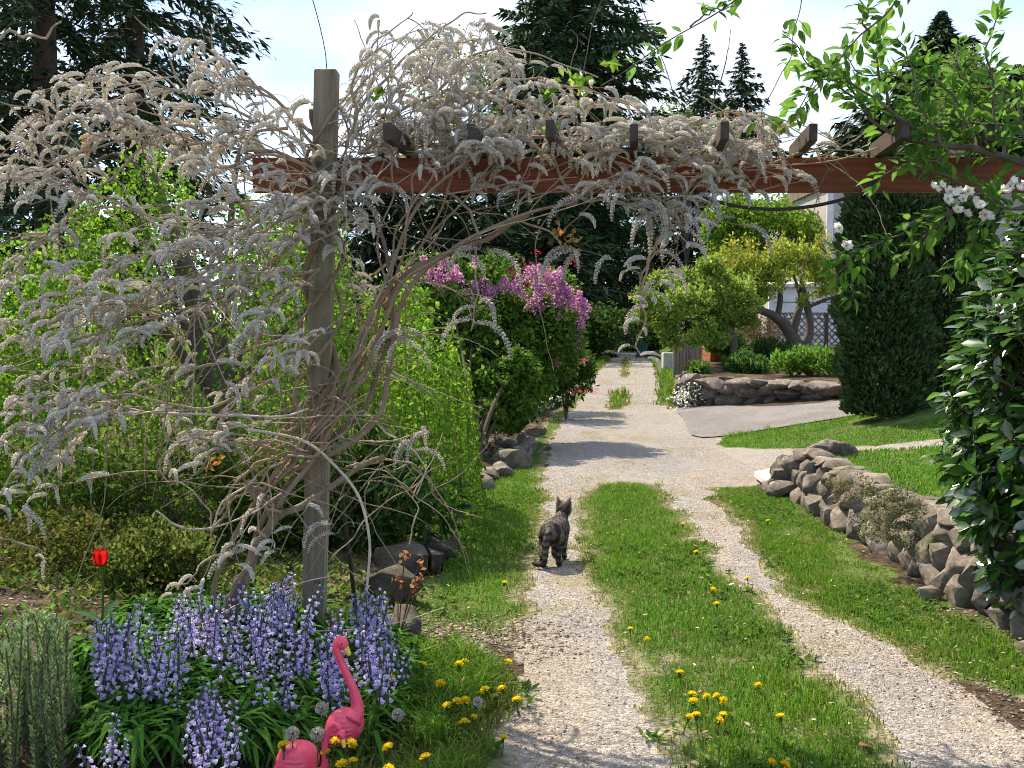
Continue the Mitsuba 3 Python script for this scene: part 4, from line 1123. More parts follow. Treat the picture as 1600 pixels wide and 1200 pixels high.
wp = shrub('wall_plant', 'grey-green creeping plant hanging down the face of the near stone wall', 'plant', [*lumps(g, at(1408, 815, 6.55), (.22, .12, .24), 10, .09), *lumps(g, at(1380, 770, 6.8), (.2, .12, .08), 6, .08)], 3600, .018, .009, ((.13, .155, .075), (.17, .18, .10), (.10, .12, .05)), gap=.42, gfreq=5, stems=False)
shrub('moss_cushion', 'tan dry plant sprouting from the near stone wall, left of the creeper', 'plant', lumps(g, at(1310, 765, 7.8), (.07, .1, .1), 5, .06), 500, .02, .008, ((.2, .17, .09), (.16, .15, .06)), gap=.3, stems=False)

# --- columnar cypresses
for q, (px, Y_, w_, h_, n_, lab) in enumerate(((1383, 13.3, .47, 3.25, 26000, 'dense dark columnar cypress, left one of the two beyond the lawn'), (1462, 13.7, .56, 3.5, 26000, 'dense dark columnar cypress, right one beside the laurel'))):
    cx = P(px, 600, Y_)[0]
    z0 = float(H(cx, Y_))
    rg = R(60 + q)
    a = rg.uniform(0, 6.283, n_)
    hh = rg.random(n_)
    prof = w_ * np.minimum(1, .80 + 1.2 * hh) * np.minimum(1, (1.04 - hh) * 4) ** .6
    lump = .58 + .85 * meshkit.fbm(np.stack([np.cos(a) * 2.4, np.sin(a) * 2.4, hh * 10], -1) + q * 9, 3)
    rad = prof * lump * (1 - .5 * rg.random(n_) ** 2.2)
    p = np.stack([cx + np.cos(a) * rad * 1.15, Y_ + np.sin(a) * rad, z0 + .02 + hh * h_], 1)
    d = np.stack([np.cos(a) * .8, np.sin(a) * .8, .75 + .4 * rg.random(n_)], 1) + .4 * rg.standard_normal((n_, 3))
    k = thing('cypress', lab, 'cypress')
    m_ = MB()
    m_.add(*leafs(p, d, np.stack([-np.sin(a), np.cos(a), 0 * a], 1) + .6 * rg.standard_normal((n_, 3)), .095 * rg.uniform(.6, 1.3, n_), .045, tones(rg, n_, (.026, .058, .02), (.04, .078, .024), (.06, .095, .028))))
    part(k, 'foliage', m_.ply('m_needle'), kind='stuff')
    part(k, 'trunk', bark([[cx, Y_, z0 - .1], [cx, Y_, z0 + 1.4], [cx, Y_, z0 + 3]], [.09, .07, .02], (.11, .08, .06)).ply('m_bark', True))
# ------------------------------------------------------------------ wisteria
g = R(31)
ws = thing('wisteria', 'tangled leafless wisteria with pale drooping flower clusters, climbing the post and crossbeam', 'wisteria')


def raceme(rng, length, n_ring, bud, open_=0.0, cols=None, curl=1.6):
    """A drooping spike of overlapping buds; open_ spreads them into loose hanging florets. Local x is outward, z up."""
    t = np.linspace(0, 1, n_ring)
    a0 = .35
    ang = a0 - curl * t ** .8
    step = length / n_ring
    cl = np.cumsum(np.stack([np.cos(ang) * step, 0 * t, np.sin(ang) * step], 1), 0)
    tan = np.stack([np.cos(ang), 0 * t, np.sin(ang)], 1)
    nor = np.stack([-np.sin(ang), 0 * t, np.cos(ang)], 1)
    bi = np.array([0, 1.0, 0])
    m_ = MB()
    thick = np.sin(np.pi * np.clip(t * .88 + .10, 0, 1)) ** .6 * (1 - .22 * t)
    base = np.array(cols[0]) * rng.uniform(.8, 1.0)
    rc = bud * thick * (.78 if not open_ else .12)
    v, f = tube(np.vstack([[[0, 0, 0]], cl]), np.r_[.0018, rc + .0012], 7 if not open_ else 4)
    m_.add(v, f, base * .8)
    for k_ in range(n_ring):
        m = 8 if not open_ else 5
        for q in range(m):
            a = q * 2 * np.pi / m + k_ * .8 + rng.normal(0, .2)
            rd = np.cos(a) * nor[k_] + np.sin(a) * bi
            o = cl[k_] + rd * (rc[k_] * .8 + open_ * bud * .25 * rng.uniform(.4, 1.2) * thick[k_])
            d = norm(tan[k_] * (1.0 - .4 * open_) + rd * (.38 + .5 * open_ + .2 * rng.random()) + rng.normal(0, .12, 3) - UP * .5 * open_)
            L = bud * (.78 + .45 * open_) * rng.uniform(.7, 1.25) * (.5 + .6 * thick[k_])
            s = norm(np.cross(d, rd + .01))
            w_ = bud * .24 * (1 + .45 * open_)
            nn = np.cross(s, d)
            v = np.array([o, o + d * L * .45 + s * w_, o + d * L * .5 + nn * w_ * 1.1, o + d * L * .45 - s * w_, o + d * L])
            c = np.array(cols[rng.integers(len(cols))]) * rng.uniform(.75, 1.25)
            m_.add(v, [[0, 1, 2], [0, 2, 3], [1, 4, 2], [2, 4, 3], [0, 3, 1], [1, 3, 4]], c)
    return m_.ply('m_petal')


BUD = ((.80, .79, .71), (.90, .89, .83), (.66, .60, .52), (.82, .79, .72), (.93, .92, .88))
OPN = ((.70, .68, .63), (.62, .60, .56), (.66, .62, .66), (.58, .57, .45))
NB, NO = 7, 4
for q in range(NB):
    grp(f'bud_raceme_{q}', flower=raceme(g, g.uniform(.078, .118), 15, .0102, 0, BUD, g.uniform(.8, 2.0)))
for q in range(NO):
    grp(f'open_raceme_{q}', flower=raceme(g, g.uniform(.17, .25), 17, .0125, .75, OPN, g.uniform(1.7, 2.0)))

S = []          # stems: (points, radius start, radius end, colour, rough wobble)


def stem(pts, r0, r1, col=(.30, .24, .165), wb=.012, Y=4.85, dY=0.0):
    y0 = Y
    q = [P(p[0], p[1], p[2] if len(p) > 2 else y0 + dY * i / max(1, len(pts) - 1)) for i, p in enumerate(pts)]
    S.append((q, r0 * .85, r1 * .8, tuple(1.12 * c for c in col), wb))


DKB = (.17, .13, .095)
stem([(362, 985), (366, 945), (382, 901), (399, 862), (413, 837), (427, 811), (420, 785), (404, 780), (384, 752)], .036, .022, (.21, .17, .125), .006, 4.75)
stem([(350, 990), (358, 940), (372, 905), (396, 870), (410, 840)], .02, .015, (.19, .15, .11), .008, 4.7)
stem([(427, 811), (445, 800), (472, 790), (511, 764), (535, 748), (575, 722), (600, 712)], .022, .014, (.22, .175, .125), .005, 4.78)
stem([(338, 1075), (346, 1000), (340, 930), (352, 880), (385, 800), (430, 735), (500, 670), (555, 600), (585, 520), (622, 440), (690, 405), (748, 372), (830, 335), (905, 318)], .016, .009, (.20, .155, .10), .012, 4.72)
stem([(365, 960), (388, 885), (427, 812), (470, 760), (530, 692), (568, 630), (585, 555), (604, 480), (604, 400), (588, 330), (566, 262)], .018, .010, DKB, .02, 4.8)
stem([(402, 862), (440, 790), (500, 705), (548, 600), (560, 520), (596, 430), (640, 350), (692, 290), (760, 232)], .015, .009, (.23, .18, .125), .015, 4.74)
stem([(410, 772), (450, 735), (520, 705), (590, 650), (612, 560), (628, 470), (660, 420), (700, 395)], .017, .015, (.22, .17, .11), .012, 4.77)
stem([(600, 480), (640, 425), (690, 405), (740, 378), (830, 335)], .020, .012, (.20, .145, .09), .01, 4.79)
for q in range(5):
    stem([(395 + 8 * q, 800 - 14 * q), (440 + 6 * q, 740 - 10 * q), (500 + 8 * q, 660 - 8 * q), (560 + 4 * q, 560 - 10 * q), (590 + 10 * q, 470 - 10 * q), (600 + 25 * q, 350 - 4 * q), (610 + 40 * q, 250)], .010, .006, (.21 + .02 * (q % 3), .165 + .015 * (q % 3), .11), .03, 4.72 + .03 * q)
for q in range(6):      # lower bundle sweeping from left to the post
    stem([(330 + 12 * q, 830 - 26 * q), (390 + 10 * q, 760 - 18 * q), (450 + 8 * q, 720 - 16 * q), (520 + 6 * q, 690 - 22 * q), (570 + 4 * q, 640 - 26 * q)], .008, .006, (.27, .21, .14), .03, 4.7 + .02 * q)
stem([(385, 672), (420, 676), (480, 692), (530, 735), (562, 780), (577, 840), (575, 900), (566, 980), (556, 1065)], .008, .0075, (.46, .40, .31), .002, 4.6)
stem([(338, 690), (352, 640), (400, 600)], .006, .005, (.40, .34, .26), .004, 4.62)
stem([(330, 690), (360, 700), (420, 690), (480, 700)], .007, .005, (.3, .25, .18), .004, 4.62)
stem([(115, 648), (200, 645), (330, 648), (440, 650), (482, 638)], .007, .006, (.42, .36, .28), .004, 4.5)
stem([(330, 828), (345, 790), (375, 765), (400, 745)], .006, .005, (.45, .39, .31), .004, 4.6)
stem([(470, 935), (520, 870), (600, 790), (640, 760), (660, 740)], .005, .003, (.33, .27, .19), .01, 4.95)
stem([(243, 798), (290, 825), (350, 822), (395, 800), (440, 770)], .006, .005, (.36, .30, .22), .008, 4.6)
stem([(250, 735), (268, 755), (300, 770), (330, 800), (330, 860)], .005, .004, (.33, .27, .19), .008, 4.65)
stem([(515, 700), (560, 690), (610, 688), (660, 675)], .006, .004, (.36, .3, .21), .006, 4.8)
stem([(565, 640), (600, 670), (640, 700), (665, 735), (650, 770)], .007, .004, (.4, .34, .25), .008, 4.8)
stem([(540, 730), (600, 720), (640, 722), (660, 740)], .008, .004, (.30, .23, .15), .008, 4.83)
stem([(640, 850), (650, 800), (630, 760), (600, 740)], .005, .003, (.36, .3, .2), .01, 4.85)
stem([(255, 1010), (340, 965), (420, 925), (520, 900)], .004, .003, (.42, .36, .26), .01, 4.5)
stem([(255, 1040), (380, 1015), (480, 985), (640, 970), (700, 955)], .004, .003, (.46, .4, .3), .008, 4.45)
# around the post
for q, r_ in enumerate((.022, .015, .011)):
    tt = np.linspace(0, 1, 30)
    px = 494 + 16 * tt + np.sin(tt * 11 + q * 2.1) * (26 + 4 * q)
    py = 640 - tt * 470
    stem([(a, b, 4.9 + .085 * -math.cos(t_ * 11 + q * 2.1)) for a, b, t_ in zip(px, py, tt)], r_, r_ * .6, DKB if q < 2 else (.25, .2, .14), .01)
# long shoots that carry the flowers
LONG = [
    [(520, 280, 4.85), (430, 240), (330, 260), (220, 222), (120, 240), (-20, 296, 4.5)],
    [(510, 250, 4.85), (440, 195), (370, 180), (300, 150), (250, 62), (212, 15, 4.5)],
    [(500, 235, 4.9), (400, 150), (300, 132), (200, 112), (105, 152, 4.6)],
    [(520, 302, 4.85), (440, 318), (380, 338), (260, 352), (120, 345), (0, 405, 4.4)],
    [(520, 332, 4.85), (400, 430), (330, 470), (250, 492), (150, 522), (-10, 565, 4.4)],
    [(500, 420, 4.8), (420, 442), (330, 482), (220, 532), (90, 592), (-10, 655, 4.3)],
    [(470, 520, 4.8), (380, 560), (260, 590), (140, 640), (70, 700), (5, 785, 4.3)],
    [(540, 225, 4.9), (600, 122), (680, 50), (770, 15, 4.9)],
    [(560, 240, 4.9), (650, 170), (760, 150), (860, 178), (935, 232, 4.8)],
    [(560, 205, 4.9), (548, 150), (575, 85), (640, 18, 5.0)],
    [(560, 240, 4.95), (700, 225), (850, 215), (960, 250), (1060, 272), (1180, 262), (1300, 250), (1420, 212, 4.9)],
    [(900, 250, 4.95), (1000, 222), (1100, 182), (1180, 176), (1232, 200, 4.8)],
    [(860, 240, 4.95), (900, 300), (960, 320), (1040, 345), (1100, 332, 4.8)],
    [(1000, 285, 4.9), (1055, 345), (1020, 400), (1000, 440), (985, 470, 4.8)],
    [(1030, 370, 4.85), (1000, 450), (1010, 500), (995, 535), (1000, 560, 4.8)],
    [(850, 260, 4.9), (815, 320), (830, 360), (870, 385), (900, 385, 4.8)],
    [(700, 300, 4.9), (738, 330), (745, 400), (742, 450), (740, 520, 4.8)],
    [(430, 590, 4.7), (330, 640), (200, 615), (110, 640), (55, 725, 4.3)],
    [(420, 690, 4.7), (340, 690), (290, 700), (240, 740, 4.5)],
    [(480, 330, 4.8), (400, 380), (350, 440), (300, 520), (260, 590, 4.5)],
    [(500, 300, 4.8), (420, 330), (340, 410), (250, 470), (120, 490, 4.4)],
    [(480, 260, 4.85), (380, 220), (260, 210), (150, 300), (60, 370, 4.5)],
    [(490, 210, 4.9), (380, 120), (330, 60), (340, 10, 4.7)],
    [(450, 200, 4.85), (300, 220), (180, 190), (60, 180), (-20, 150, 4.5)],
    [(620, 240, 4.9), (700, 120), (770, 80), (860, 90), (930, 120, 4.9)],
    [(640, 230, 4.9), (700, 190), (800, 130), (880, 120), (980, 170, 4.8)],
    [(700, 230, 4.95), (780, 200), (860, 240), (950, 200), (1010, 220, 4.9)],
    [(590, 540, 4.8), (620, 520), (650, 525), (640, 560, 4.7)],
    [(490, 440, 4.8), (430, 470), (400, 540), (390, 600, 4.6)],
    [(1080, 250, 4.95), (1160, 290), (1200, 250), (1290, 235), (1330, 180, 4.8)],
    [(380, 860, 4.7), (330, 870), (300, 905), (265, 915, 4.6)], [(440, 800, 4.7), (400, 800), (420, 840), (440, 870, 4.65)],
    [(-40, 80, 4.4), (30, 60), (90, 30), (130, -20, 4.6)], [(-60, 900, 4.2), (-10, 850), (60, 860, 4.4)]]
guide = []
for pts in LONG:
    ys = pts[0][2], pts[-1][2]
    q = [P(p[0], p[1], ys[0] + (ys[1] - ys[0]) * i / (len(pts) - 1)) for i, p in enumerate(pts)]
    S.append((q, .0085, .003, (.33, .27, .19), .02))
for pts, r0, r1, col, wb in S:
    p = catmull(pts, .025)
    p = p + wob(len(p), g, wb)
    guide.append(p)
    rr = r0 + (r1 - r0) * np.linspace(0, 1, len(p))
    rr = rr * (1 + .10 * np.sin(np.arange(len(p)) * 1.7 + g.random() * 6))
    v, f = tube(p, rr, 7 if r0 > .012 else 5)
    tone = .7 + .6 * meshkit.fbm(v * 18, 3)[:, None]
    part(ws, 'trunk' if r0 > .03 else 'branch', MB().add(v, f, np.array(col) * tone).ply('m_bark', True))

# twigs reaching into the flowering masses; every twig carries racemes towards its tip
REG = [  # polygon in the photograph, twigs, racemes per twig, depth range, droop
    ([(-30, 130), (90, 140), (200, 90), (240, 20), (350, 70), (420, 130), (490, 190), (480, 270), (330, 310), (150, 250), (60, 330), (-30, 310)], 74, 7, (4.3, 5.2)),
    ([(590, 70), (650, 25), (760, 10), (830, 60), (900, 90), (960, 130), (1000, 170), (985, 235), (860, 250), (700, 250), (580, 235), (650, 120)], 96, 7, (4.5, 5.3)),
    ([(540, 20), (640, -10), (680, 90), (580, 200), (545, 120)], 10, 4, (4.6, 5.3)),
    ([(960, 200), (1080, 170), (1200, 165), (1230, 205), (1210, 250), (1100, 270), (990, 265)], 36, 7, (4.6, 5.2)),
    ([(860, 255), (1230, 250), (1220, 300), (1060, 310), (880, 300)], 18, 4, (4.6, 4.9)),
    ([(-30, 430), (90, 400), (200, 420), (230, 480), (260, 560), (150, 570), (-30, 620)], 36, 7, (4.2, 4.9)),
    ([(-30, 630), (80, 600), (130, 640), (140, 700), (90, 780), (-30, 840)], 19, 7, (4.2, 4.6)),
    ([(240, 650), (330, 650), (350, 720), (300, 760), (240, 720)], 12, 5, (4.5, 4.8)),
    ([(300, 300), (480, 300), (490, 450), (470, 560), (330, 520), (260, 420)], 32, 6, (4.3, 4.9)),
    ([(150, 320), (300, 330), (300, 420), (150, 420)], 8, 5, (4.3, 4.8)),
    ([(330, 540), (480, 560), (440, 640), (340, 620)], 12, 5, (4.4, 4.8)),
    ([(500, 320), (600, 310), (580, 480), (510, 480)], 12, 4, (4.6, 4.9)),
    ([(1240, 180), (1420, 220), (1400, 290), (1240, 280)], 9, 3, (4.7, 5.0)),
    ([(1010, 330), (1110, 320), (1090, 390), (1020, 390)], 7, 4, (4.6, 4.9)),
    ([(300, 860), (440, 810), (440, 880), (300, 930)], 5, 3, (4.5, 4.75))]
gp = np.vstack(guide)
tw = MB()
spots = []          # (position, outward direction, open?)
for poly, n_, per, (ya, yb) in REG:
    po = Polygon(poly)
    x0, y0, x1, y1 = po.bounds
    done = 0
    while done < n_:
        a, b = g.uniform(x0, x1), g.uniform(y0, y1)
        if not po.contains(Point(a, b)):
            continue
        done += 1
        tip = P(a, b, g.uniform(ya, yb))
        dd_ = np.linalg.norm(gp - tip, axis=1)
        hub = np.array([-.75, 4.9, 2.1])
        cost = np.abs(dd_ - g.uniform(.25, .6)) + .35 * np.linalg.norm(gp - hub, axis=1)
        o = gp[g.choice(np.argsort(cost)[:40])]
        run = norm(tip - o)
        mid = (o + tip) / 2 + UP * g.uniform(.01, .10) + g.normal(0, .025, 3)
        t = np.linspace(0, 1, 13)[:, None]
        p = (1 - t) ** 2 * o + 2 * t * (1 - t) * mid + t ** 2 * tip + wob(13, g, .004)
        c = np.array((.36, .30, .22)) * g.uniform(.75, 1.2)
        tw.add(*tube(p, np.linspace(.0036, .0018, 13), 4), c)
        for q in range(max(1, int(per * 1.0 * g.uniform(.6, 1.4)))):
            u = 12 - int(10 * g.random() ** 1.1)
            r_ = g.standard_normal(3)
            spots.append((p[u] + g.normal(0, .005, 3), run * [.7, .7, .2] + r_ * [1.0, .9, 0] + [-.1, -.15, 0], 0))
        if g.random() < .35:      # a bare curling twig
            q_ = p[7] + np.cumsum(g.normal(0, .02, (7, 3)) + run * .025, 0)
            tw.add(*tube(catmull(q_, .02), .0016, 3), c)
# single clusters seen against the garden
OPENS = [(612, 520), (622, 516), (632, 520), (640, 528), (618, 535), (738, 388), (750, 390), (762, 395), (715, 400), (745, 480), (738, 500), (750, 470), (742, 505), (890, 388), (897, 395), (903, 392), (908, 398), (972, 310), (985, 312), (996, 318), (1008, 318), (1022, 330), (1035, 335), (1048, 330), (1062, 318), (975, 325), (1000, 330),
         (1040, 318), (1015, 345), (1150, 340), (1158, 352), (915, 310), (1085, 315), (660, 670), (672, 676), (640, 690), (648, 705), (520, 820), (524, 835), (265, 370), (280, 372), (290, 365), (300, 380), (100, 420), (480, 330), (600, 290), (955, 405), (1030, 395), (1005, 455), (1012, 480), (420, 385), (365, 380), (400, 520)]
for a, b in OPENS:
    y_ = 4.72 + g.uniform(-.06, .06)
    spots.append((P(a, b, y_), np.array([g.normal(), g.normal() * .6, 0]), 1))
    p0_, tgt = P(a, b, y_), gp[np.argmin(np.linalg.norm(gp - P(a, b - 8, y_), axis=1))]
    tw.add(*tube(catmull([tgt, (p0_ + tgt) / 2 + UP * .02 + g.normal(0, .015, 3), p0_], .02), .0018, 3), (.3, .25, .17))
for a, b in ((985, 410), (1000, 420), (975, 425), (1010, 405), (1025, 440), (990, 465), (1000, 500), (1005, 515), (985, 540), (1000, 555), (1012, 560), (1020, 470), (278, 912), (290, 920), (270, 930), (300, 900), (410, 842), (430, 862), (385, 860), (400, 830), (55, 870), (70, 880)):
    y_ = 4.72
    spots.append((P(a, b, y_), np.array([g.normal(), g.normal() * .6, 0]), 0))
    p0_ = P(a, b, y_)
    tgt = gp[np.argmin(np.linalg.norm(gp - p0_, axis=1))]
    tw.add(*tube(catmull([tgt, (p0_ + tgt) / 2 + g.normal(0, .01, 3), p0_], .02), .002, 3), (.3, .25, .17))
# the tangle of thin whips round the post and along the beam
for q in range(300):
    o = gp[g.integers(len(gp))]
    if o[0] > 1.6 or o[2] < .7 or (o[0] > .1 and o[2] < 2.05) or o[2] > 2.55:
        continue
    d0 = norm(g.standard_normal(3) * [1, .5, .8])
    n_ = g.integers(8, 22)
    steps = np.cumsum(d0 * .032 + np.cumsum(g.normal(0, .0042, (n_, 3)), 0) - UP * np.linspace(0, .012, n_)[:, None], 0)
    tw.add(*tube(np.vstack([o, o + steps]), np.linspace(.0036, .0014, n_ + 1), 4), np.array((.28, .225, .16)) * g.uniform(.65, 1.25))
part(ws, 'twig', tw.ply('m_bark', True), kind='stuff')
def _px(p):
    return 800 + F * p[0] / p[1], 510 - F * (p[2] - CZ) / p[1]


spots = [s for s in spots if s[2] or not (385 < _px(s[0])[0] < 505 and 232 < _px(s[0])[1] < 305 and g.random() < .75)]
order = np.argsort([s[0][1] - .35 * s[2] for s in spots])
nst = 0
blk = key(ws + '__blossom')
tag(blk, 'pale flower clusters further back', kind='stuff')
for r_, i in enumerate(order):
    p, d, op = spots[i]
    gname = f'open_raceme_{g.integers(NO)}' if op or g.random() < .10 else f'bud_raceme_{g.integers(NB)}'
    tip_ = .25 * g.standard_normal(3)
    x = norm(d)
    z = norm(UP + .25 * tip_)
    y = norm(np.cross(z, x))
    x = np.cross(y, z)
    s = g.uniform(.75, 1.25)
    M = np.eye(4)
    M[:3, 0], M[:3, 1], M[:3, 2], M[:3, 3] = x * s, y * s, z * s, p
    if r_ < 300:
        part(ws, 'flower_cluster', inst(gname, M))
    else:
        nst += 1
        scene[f'{blk}__{nst:04d}'] = inst(gname, M)
mb = MB()       # the few fresh leaves
for a, b in ((880, 128), (900, 132), (915, 120), (855, 150), (862, 205), (850, 148), (905, 150), (955, 95), (1210, 190), (1225, 200), (590, 150)):
    p = P(a, b, 4.7) + g.normal(0, .012, (5, 3))
    mb.add(*leafs(p, g.standard_normal((5, 3)), [0, -.8, .6] + .5 * g.standard_normal((5, 3)), .055, .035, tones(g, 5, (.16, .30, .03), (.2, .33, .05))))
for a, b in ((875, 362), (895, 370), (905, 378), (885, 380), (868, 372), (132, 222), (325, 730), (340, 720)):
    p = P(a, b, 4.7) + g.normal(0, .015, (5, 3))
    mb.add(*leafs(p, g.standard_normal((5, 3)), g.standard_normal((5, 3)), .04, .022, tones(g, 5, (.42, .22, .07), (.36, .25, .10))))
part(ws, 'leaf', mb.ply('m_leaf'), kind='stuff')

# ------------------------------------------------------------------ big-leaved shrubs on the right
def big_leaf(L, W, curve, rng, col, rows=5, tip=.9):
    t = np.linspace(0, 1, rows + 1)
    w_ = np.sin(np.pi * np.clip(t * .93 + .03, 0, 1) ** tip) * W / 2
    w_[-1] = 0
    m = np.stack([0 * t, t * L, -curve * L * t ** 2], 1)
    ed = .22 * w_
    v = np.vstack([m, m + np.stack([w_, 0 * t, ed], 1), m + np.stack([-w_, 0 * t, ed], 1)])
    n_ = rows + 1
    f = []
    for i in range(rows):
        f += [[i, n_ + i, n_ + i + 1], [i, n_ + i + 1, i + 1], [i, i + 1, 2 * n_ + i + 1], [i, 2 * n_ + i + 1, 2 * n_ + i]]
    c = np.broadcast_to(col, v.shape).copy()
    c[:n_] = np.array(col) * 1.35 + .01
    return v, np.array(f), c


LC = ((.022, .065, .012), (.018, .052, .010), (.028, .08, .012), (.025, .07, .012), (.05, .13, .018), (.08, .18, .025))
for q in range(6):
    v, f, c = big_leaf(.108, .050, .08 + .06 * (q % 3), g, LC[q], tip=1.1)
    grp(f'laurel_leaf_{q}', leaf=ply((v, f), 'm_gloss' if q in (2, 4, 5) else 'm_shiny', smooth=True, color=c))
lr = thing('laurel', 'large glossy evergreen laurel bush at the right edge, its leaves shining white', 'laurel bush')
LCN, LRD = np.array([3.15, 5.30, 1.12]), np.array([.86, 1.0, 1.24])
tips = []
while len(tips) < 1150:
    d = norm(g.standard_normal(3))
    if d[1] > .5 or d[0] > .75:
        continue
    bmp = .82 + .34 * meshkit.fbm(d * 2.6 + 4, 3)
    p = LCN + d * LRD * bmp * (1 if g.random() < .75 else g.uniform(.72, .95))
    if p[2] < .14 + .25 * max(0, 2.2 - p[0]):
        continue
    tips.append((p, d))
lv, st = [], MB()
for p, d in tips:
    ax = norm(d * .8 + UP * .55 + g.normal(0, .2, 3))
    bark([LCN * .55 + p * .45 - [0, 0, .15], p - ax * .15, p], [.010, .006, .003], (.12, .12, .06), 4, .12, mbx=st)
    for q in range(9):
        a = q * 2.4 + g.random() * .5
        u = norm(np.cross(ax, [.3, .2, .9]))
        w_ = np.cross(ax, u)
        rd_ = math.cos(a) * u + math.sin(a) * w_
        ld = norm(rd_ * .95 + ax * (.10 + .09 * q) - UP * .12)
        lv.append((p - ax * (.016 * (8 - q)), ld, norm(d * .8 + UP * .85 + [-.15, 0, 0] + g.normal(0, .42, 3)), g.uniform(.75, 1.15), g.choice(6, p=[.25, .2, .22, .1, .18, .05])))
cam = np.array([0, 0, CZ])
lv.sort(key=lambda q: np.linalg.norm(q[0] - cam) + .6 * max(0, q[0][0] / q[0][1] - .46) * 9)
blk = key(lr + '__foliage')
tag(blk, kind='stuff')
for i, (p, d, n_, s, q) in enumerate(lv):
    M = mat(p, d, n_, s)
    if i < 300:
        part(lr, 'leaf', inst(f'laurel_leaf_{q}', M))
    else:
        scene[f'{blk}__{i:04d}'] = inst(f'laurel_leaf_{q}', M)
for q in range(5):
    bark([[2.85 + .1 * q - .2, 5.2 + .1 * (q % 2), -.05], [2.8 + .1 * q - .2, 5.2, .4], [2.6 + .2 * q, 5.1 + .15 * (q % 3), 1.2]], [.05, .04, .015], (.10, .085, .065), 7, .1, mbx=st)
part(lr, 'stem', st.ply('m_bark', True), kind='stuff')

ft = thing('fruit_tree', 'leafy fruit tree leaning in from the upper right with white blossoms near the beam', 'tree')
AC = ((.075, .175, .025), (.10, .22, .03), (.13, .26, .035), (.06, .14, .022), (.09, .20, .045))
for q in range(5):
    v, f, c = big_leaf(.078, .037, .25 + .1 * (q % 3), g, AC[q], rows=4, tip=.8)
    grp(f'fruit_leaf_{q}', leaf=ply((v, f), 'm_leaf', smooth=True, color=c))
ftb, fl = [], []
FB = [  # branches in the photograph (px, py, depth), radius, leaf density
    ([(1660, 270, 4.6), (1540, 240, 4.6), (1480, 228, 4.6), (1420, 215, 4.6), (1365, 190, 4.6), (1330, 140, 4.6), (1290, 110, 4.6)], .020, 1),
    ([(1480, 228, 4.6), (1400, 180, 4.5), (1350, 150, 4.5), (1290, 105, 4.5), (1240, 182, 4.5)], .008, 1.2),
    ([(1420, 215, 4.6), (1385, 150, 4.6), (1370, 90, 4.6), (1380, 40, 4.7)], .009, 1.6),
    ([(1470, 225, 4.5), (1440, 160, 4.5), (1415, 90, 4.5), (1405, 60, 4.5)], .008, 1.8),
    ([(1500, 230, 4.6), (1490, 160, 4.6), (1455, 110, 4.6), (1440, 70, 4.6)], .008, 1.9),
    ([(1570, 245, 4.5), (1555, 160, 4.5), (1545, 80, 4.5), (1553, 10, 4.5)], .008, 1.3),
    ([(1640, 260, 4.5), (1600, 200, 4.5), (1592, 140, 4.5), (1596, 100, 4.5)], .008, 1.5),
    ([(1365, 190, 4.6), (1310, 130, 4.6), (1255, 90, 4.6), (1222, 55, 4.6)], .006, 1.6),
    ([(1655, -190, 4.5), (1550, -120, 4.45), (1430, -40, 4.4), (1390, 15, 4.4), (1340, 60, 4.4), (1290, 120, 4.4), (1240, 185, 4.4)], .007, 1.0),
    ([(1360, 50, 4.4), (1350, 20, 4.4), (1345, -10, 4.4)], .005, 2),
    ([(1500, 240, 4.5), (1440, 250, 4.5), (1400, 262, 4.5), (1370, 290, 4.5)], .006, 1.4),
    ([(1600, 290, 4.5), (1530, 300, 4.5), (1470, 270, 4.5), (1430, 255, 4.5)], .008, 1.7),
    ([(1620, 200, 4.6), (1540, 190, 4.6), (1480, 190, 4.6), (1430, 205, 4.6)], .008, 1.8),
    ([(1640, 330, 4.4), (1570, 320, 4.4), (1520, 315, 4.4), (1460, 335, 4.4), (1420, 345, 4.4)], .008, 1.4),
    ([(1490, 330, 4.4), (1450, 370, 4.4), (1420, 385, 4.4), (1400, 400, 4.4)], .005, 1.6),
    ([(1430, 345, 4.4), (1380, 375, 4.4), (1340, 400, 4.4), (1300, 425, 4.4)], .005, .8),
    ([(1380, 375, 4.4), (1350, 400, 4.4), (1335, 440, 4.4), (1330, 465, 4.4)], .004, .8),
    ([(1340, 385, 4.4), (1310, 395, 4.4), (1285, 410, 4.4)], .004, .8),
    ([(1560, 330, 4.4), (1520, 370, 4.4), (1500, 410, 4.4), (1480, 440, 4.4)], .005, 1.6),
    ([(1620, 400, 4.4), (1570, 390, 4.4), (1530, 400, 4.4)], .006, 1.6),
    ([(1620, 150, 4.8), (1540, 140, 4.8), (1470, 150, 4.8), (1420, 175, 4.8)], .007, 2.0),
    ([(1500, 232, 4.8), (1520, 160, 4.8), (1500, 100, 4.8), (1490, 70, 4.8)], .007, 1.9),
    ([(1450, 222, 4.8), (1410, 130, 4.8), (1350, 110, 4.8), (1320, 80, 4.8)], .006, 1.6),
    ([(1640, 230, 4.8), (1580, 215, 4.8), (1500, 215, 4.8), (1440, 235, 4.8)], .007, 2.0),
    ([(1655, -190, 4.5), (1480, -130, 4.4), (1320, -75, 4.3), (1200, -30, 4.3), (1140, 8, 4.3), (1080, 42, 4.3), (1030, 72, 4.3), (985, 104, 4.3), (940, 135, 4.3)], .006, .35),
    ([(1078, 42, 4.3), (1130, 10, 4.3), (1180, -20, 4.3)], .004, .8),
    ([(1320, -75, 4.3), (1120, -85, 4.4), (1020, -60, 4.4), (1004, -10, 4.4), (1022, 60, 4.4), (1040, 110, 4.4), (1058, 170, 4.4)], .003, .05),
    ([(1320, -75, 4.3), (1262, -40, 4.4), (1250, 0, 4.4), (1236, 80, 4.4), (1200, 160, 4.4), (1190, 190, 4.4)], .003, .3)]
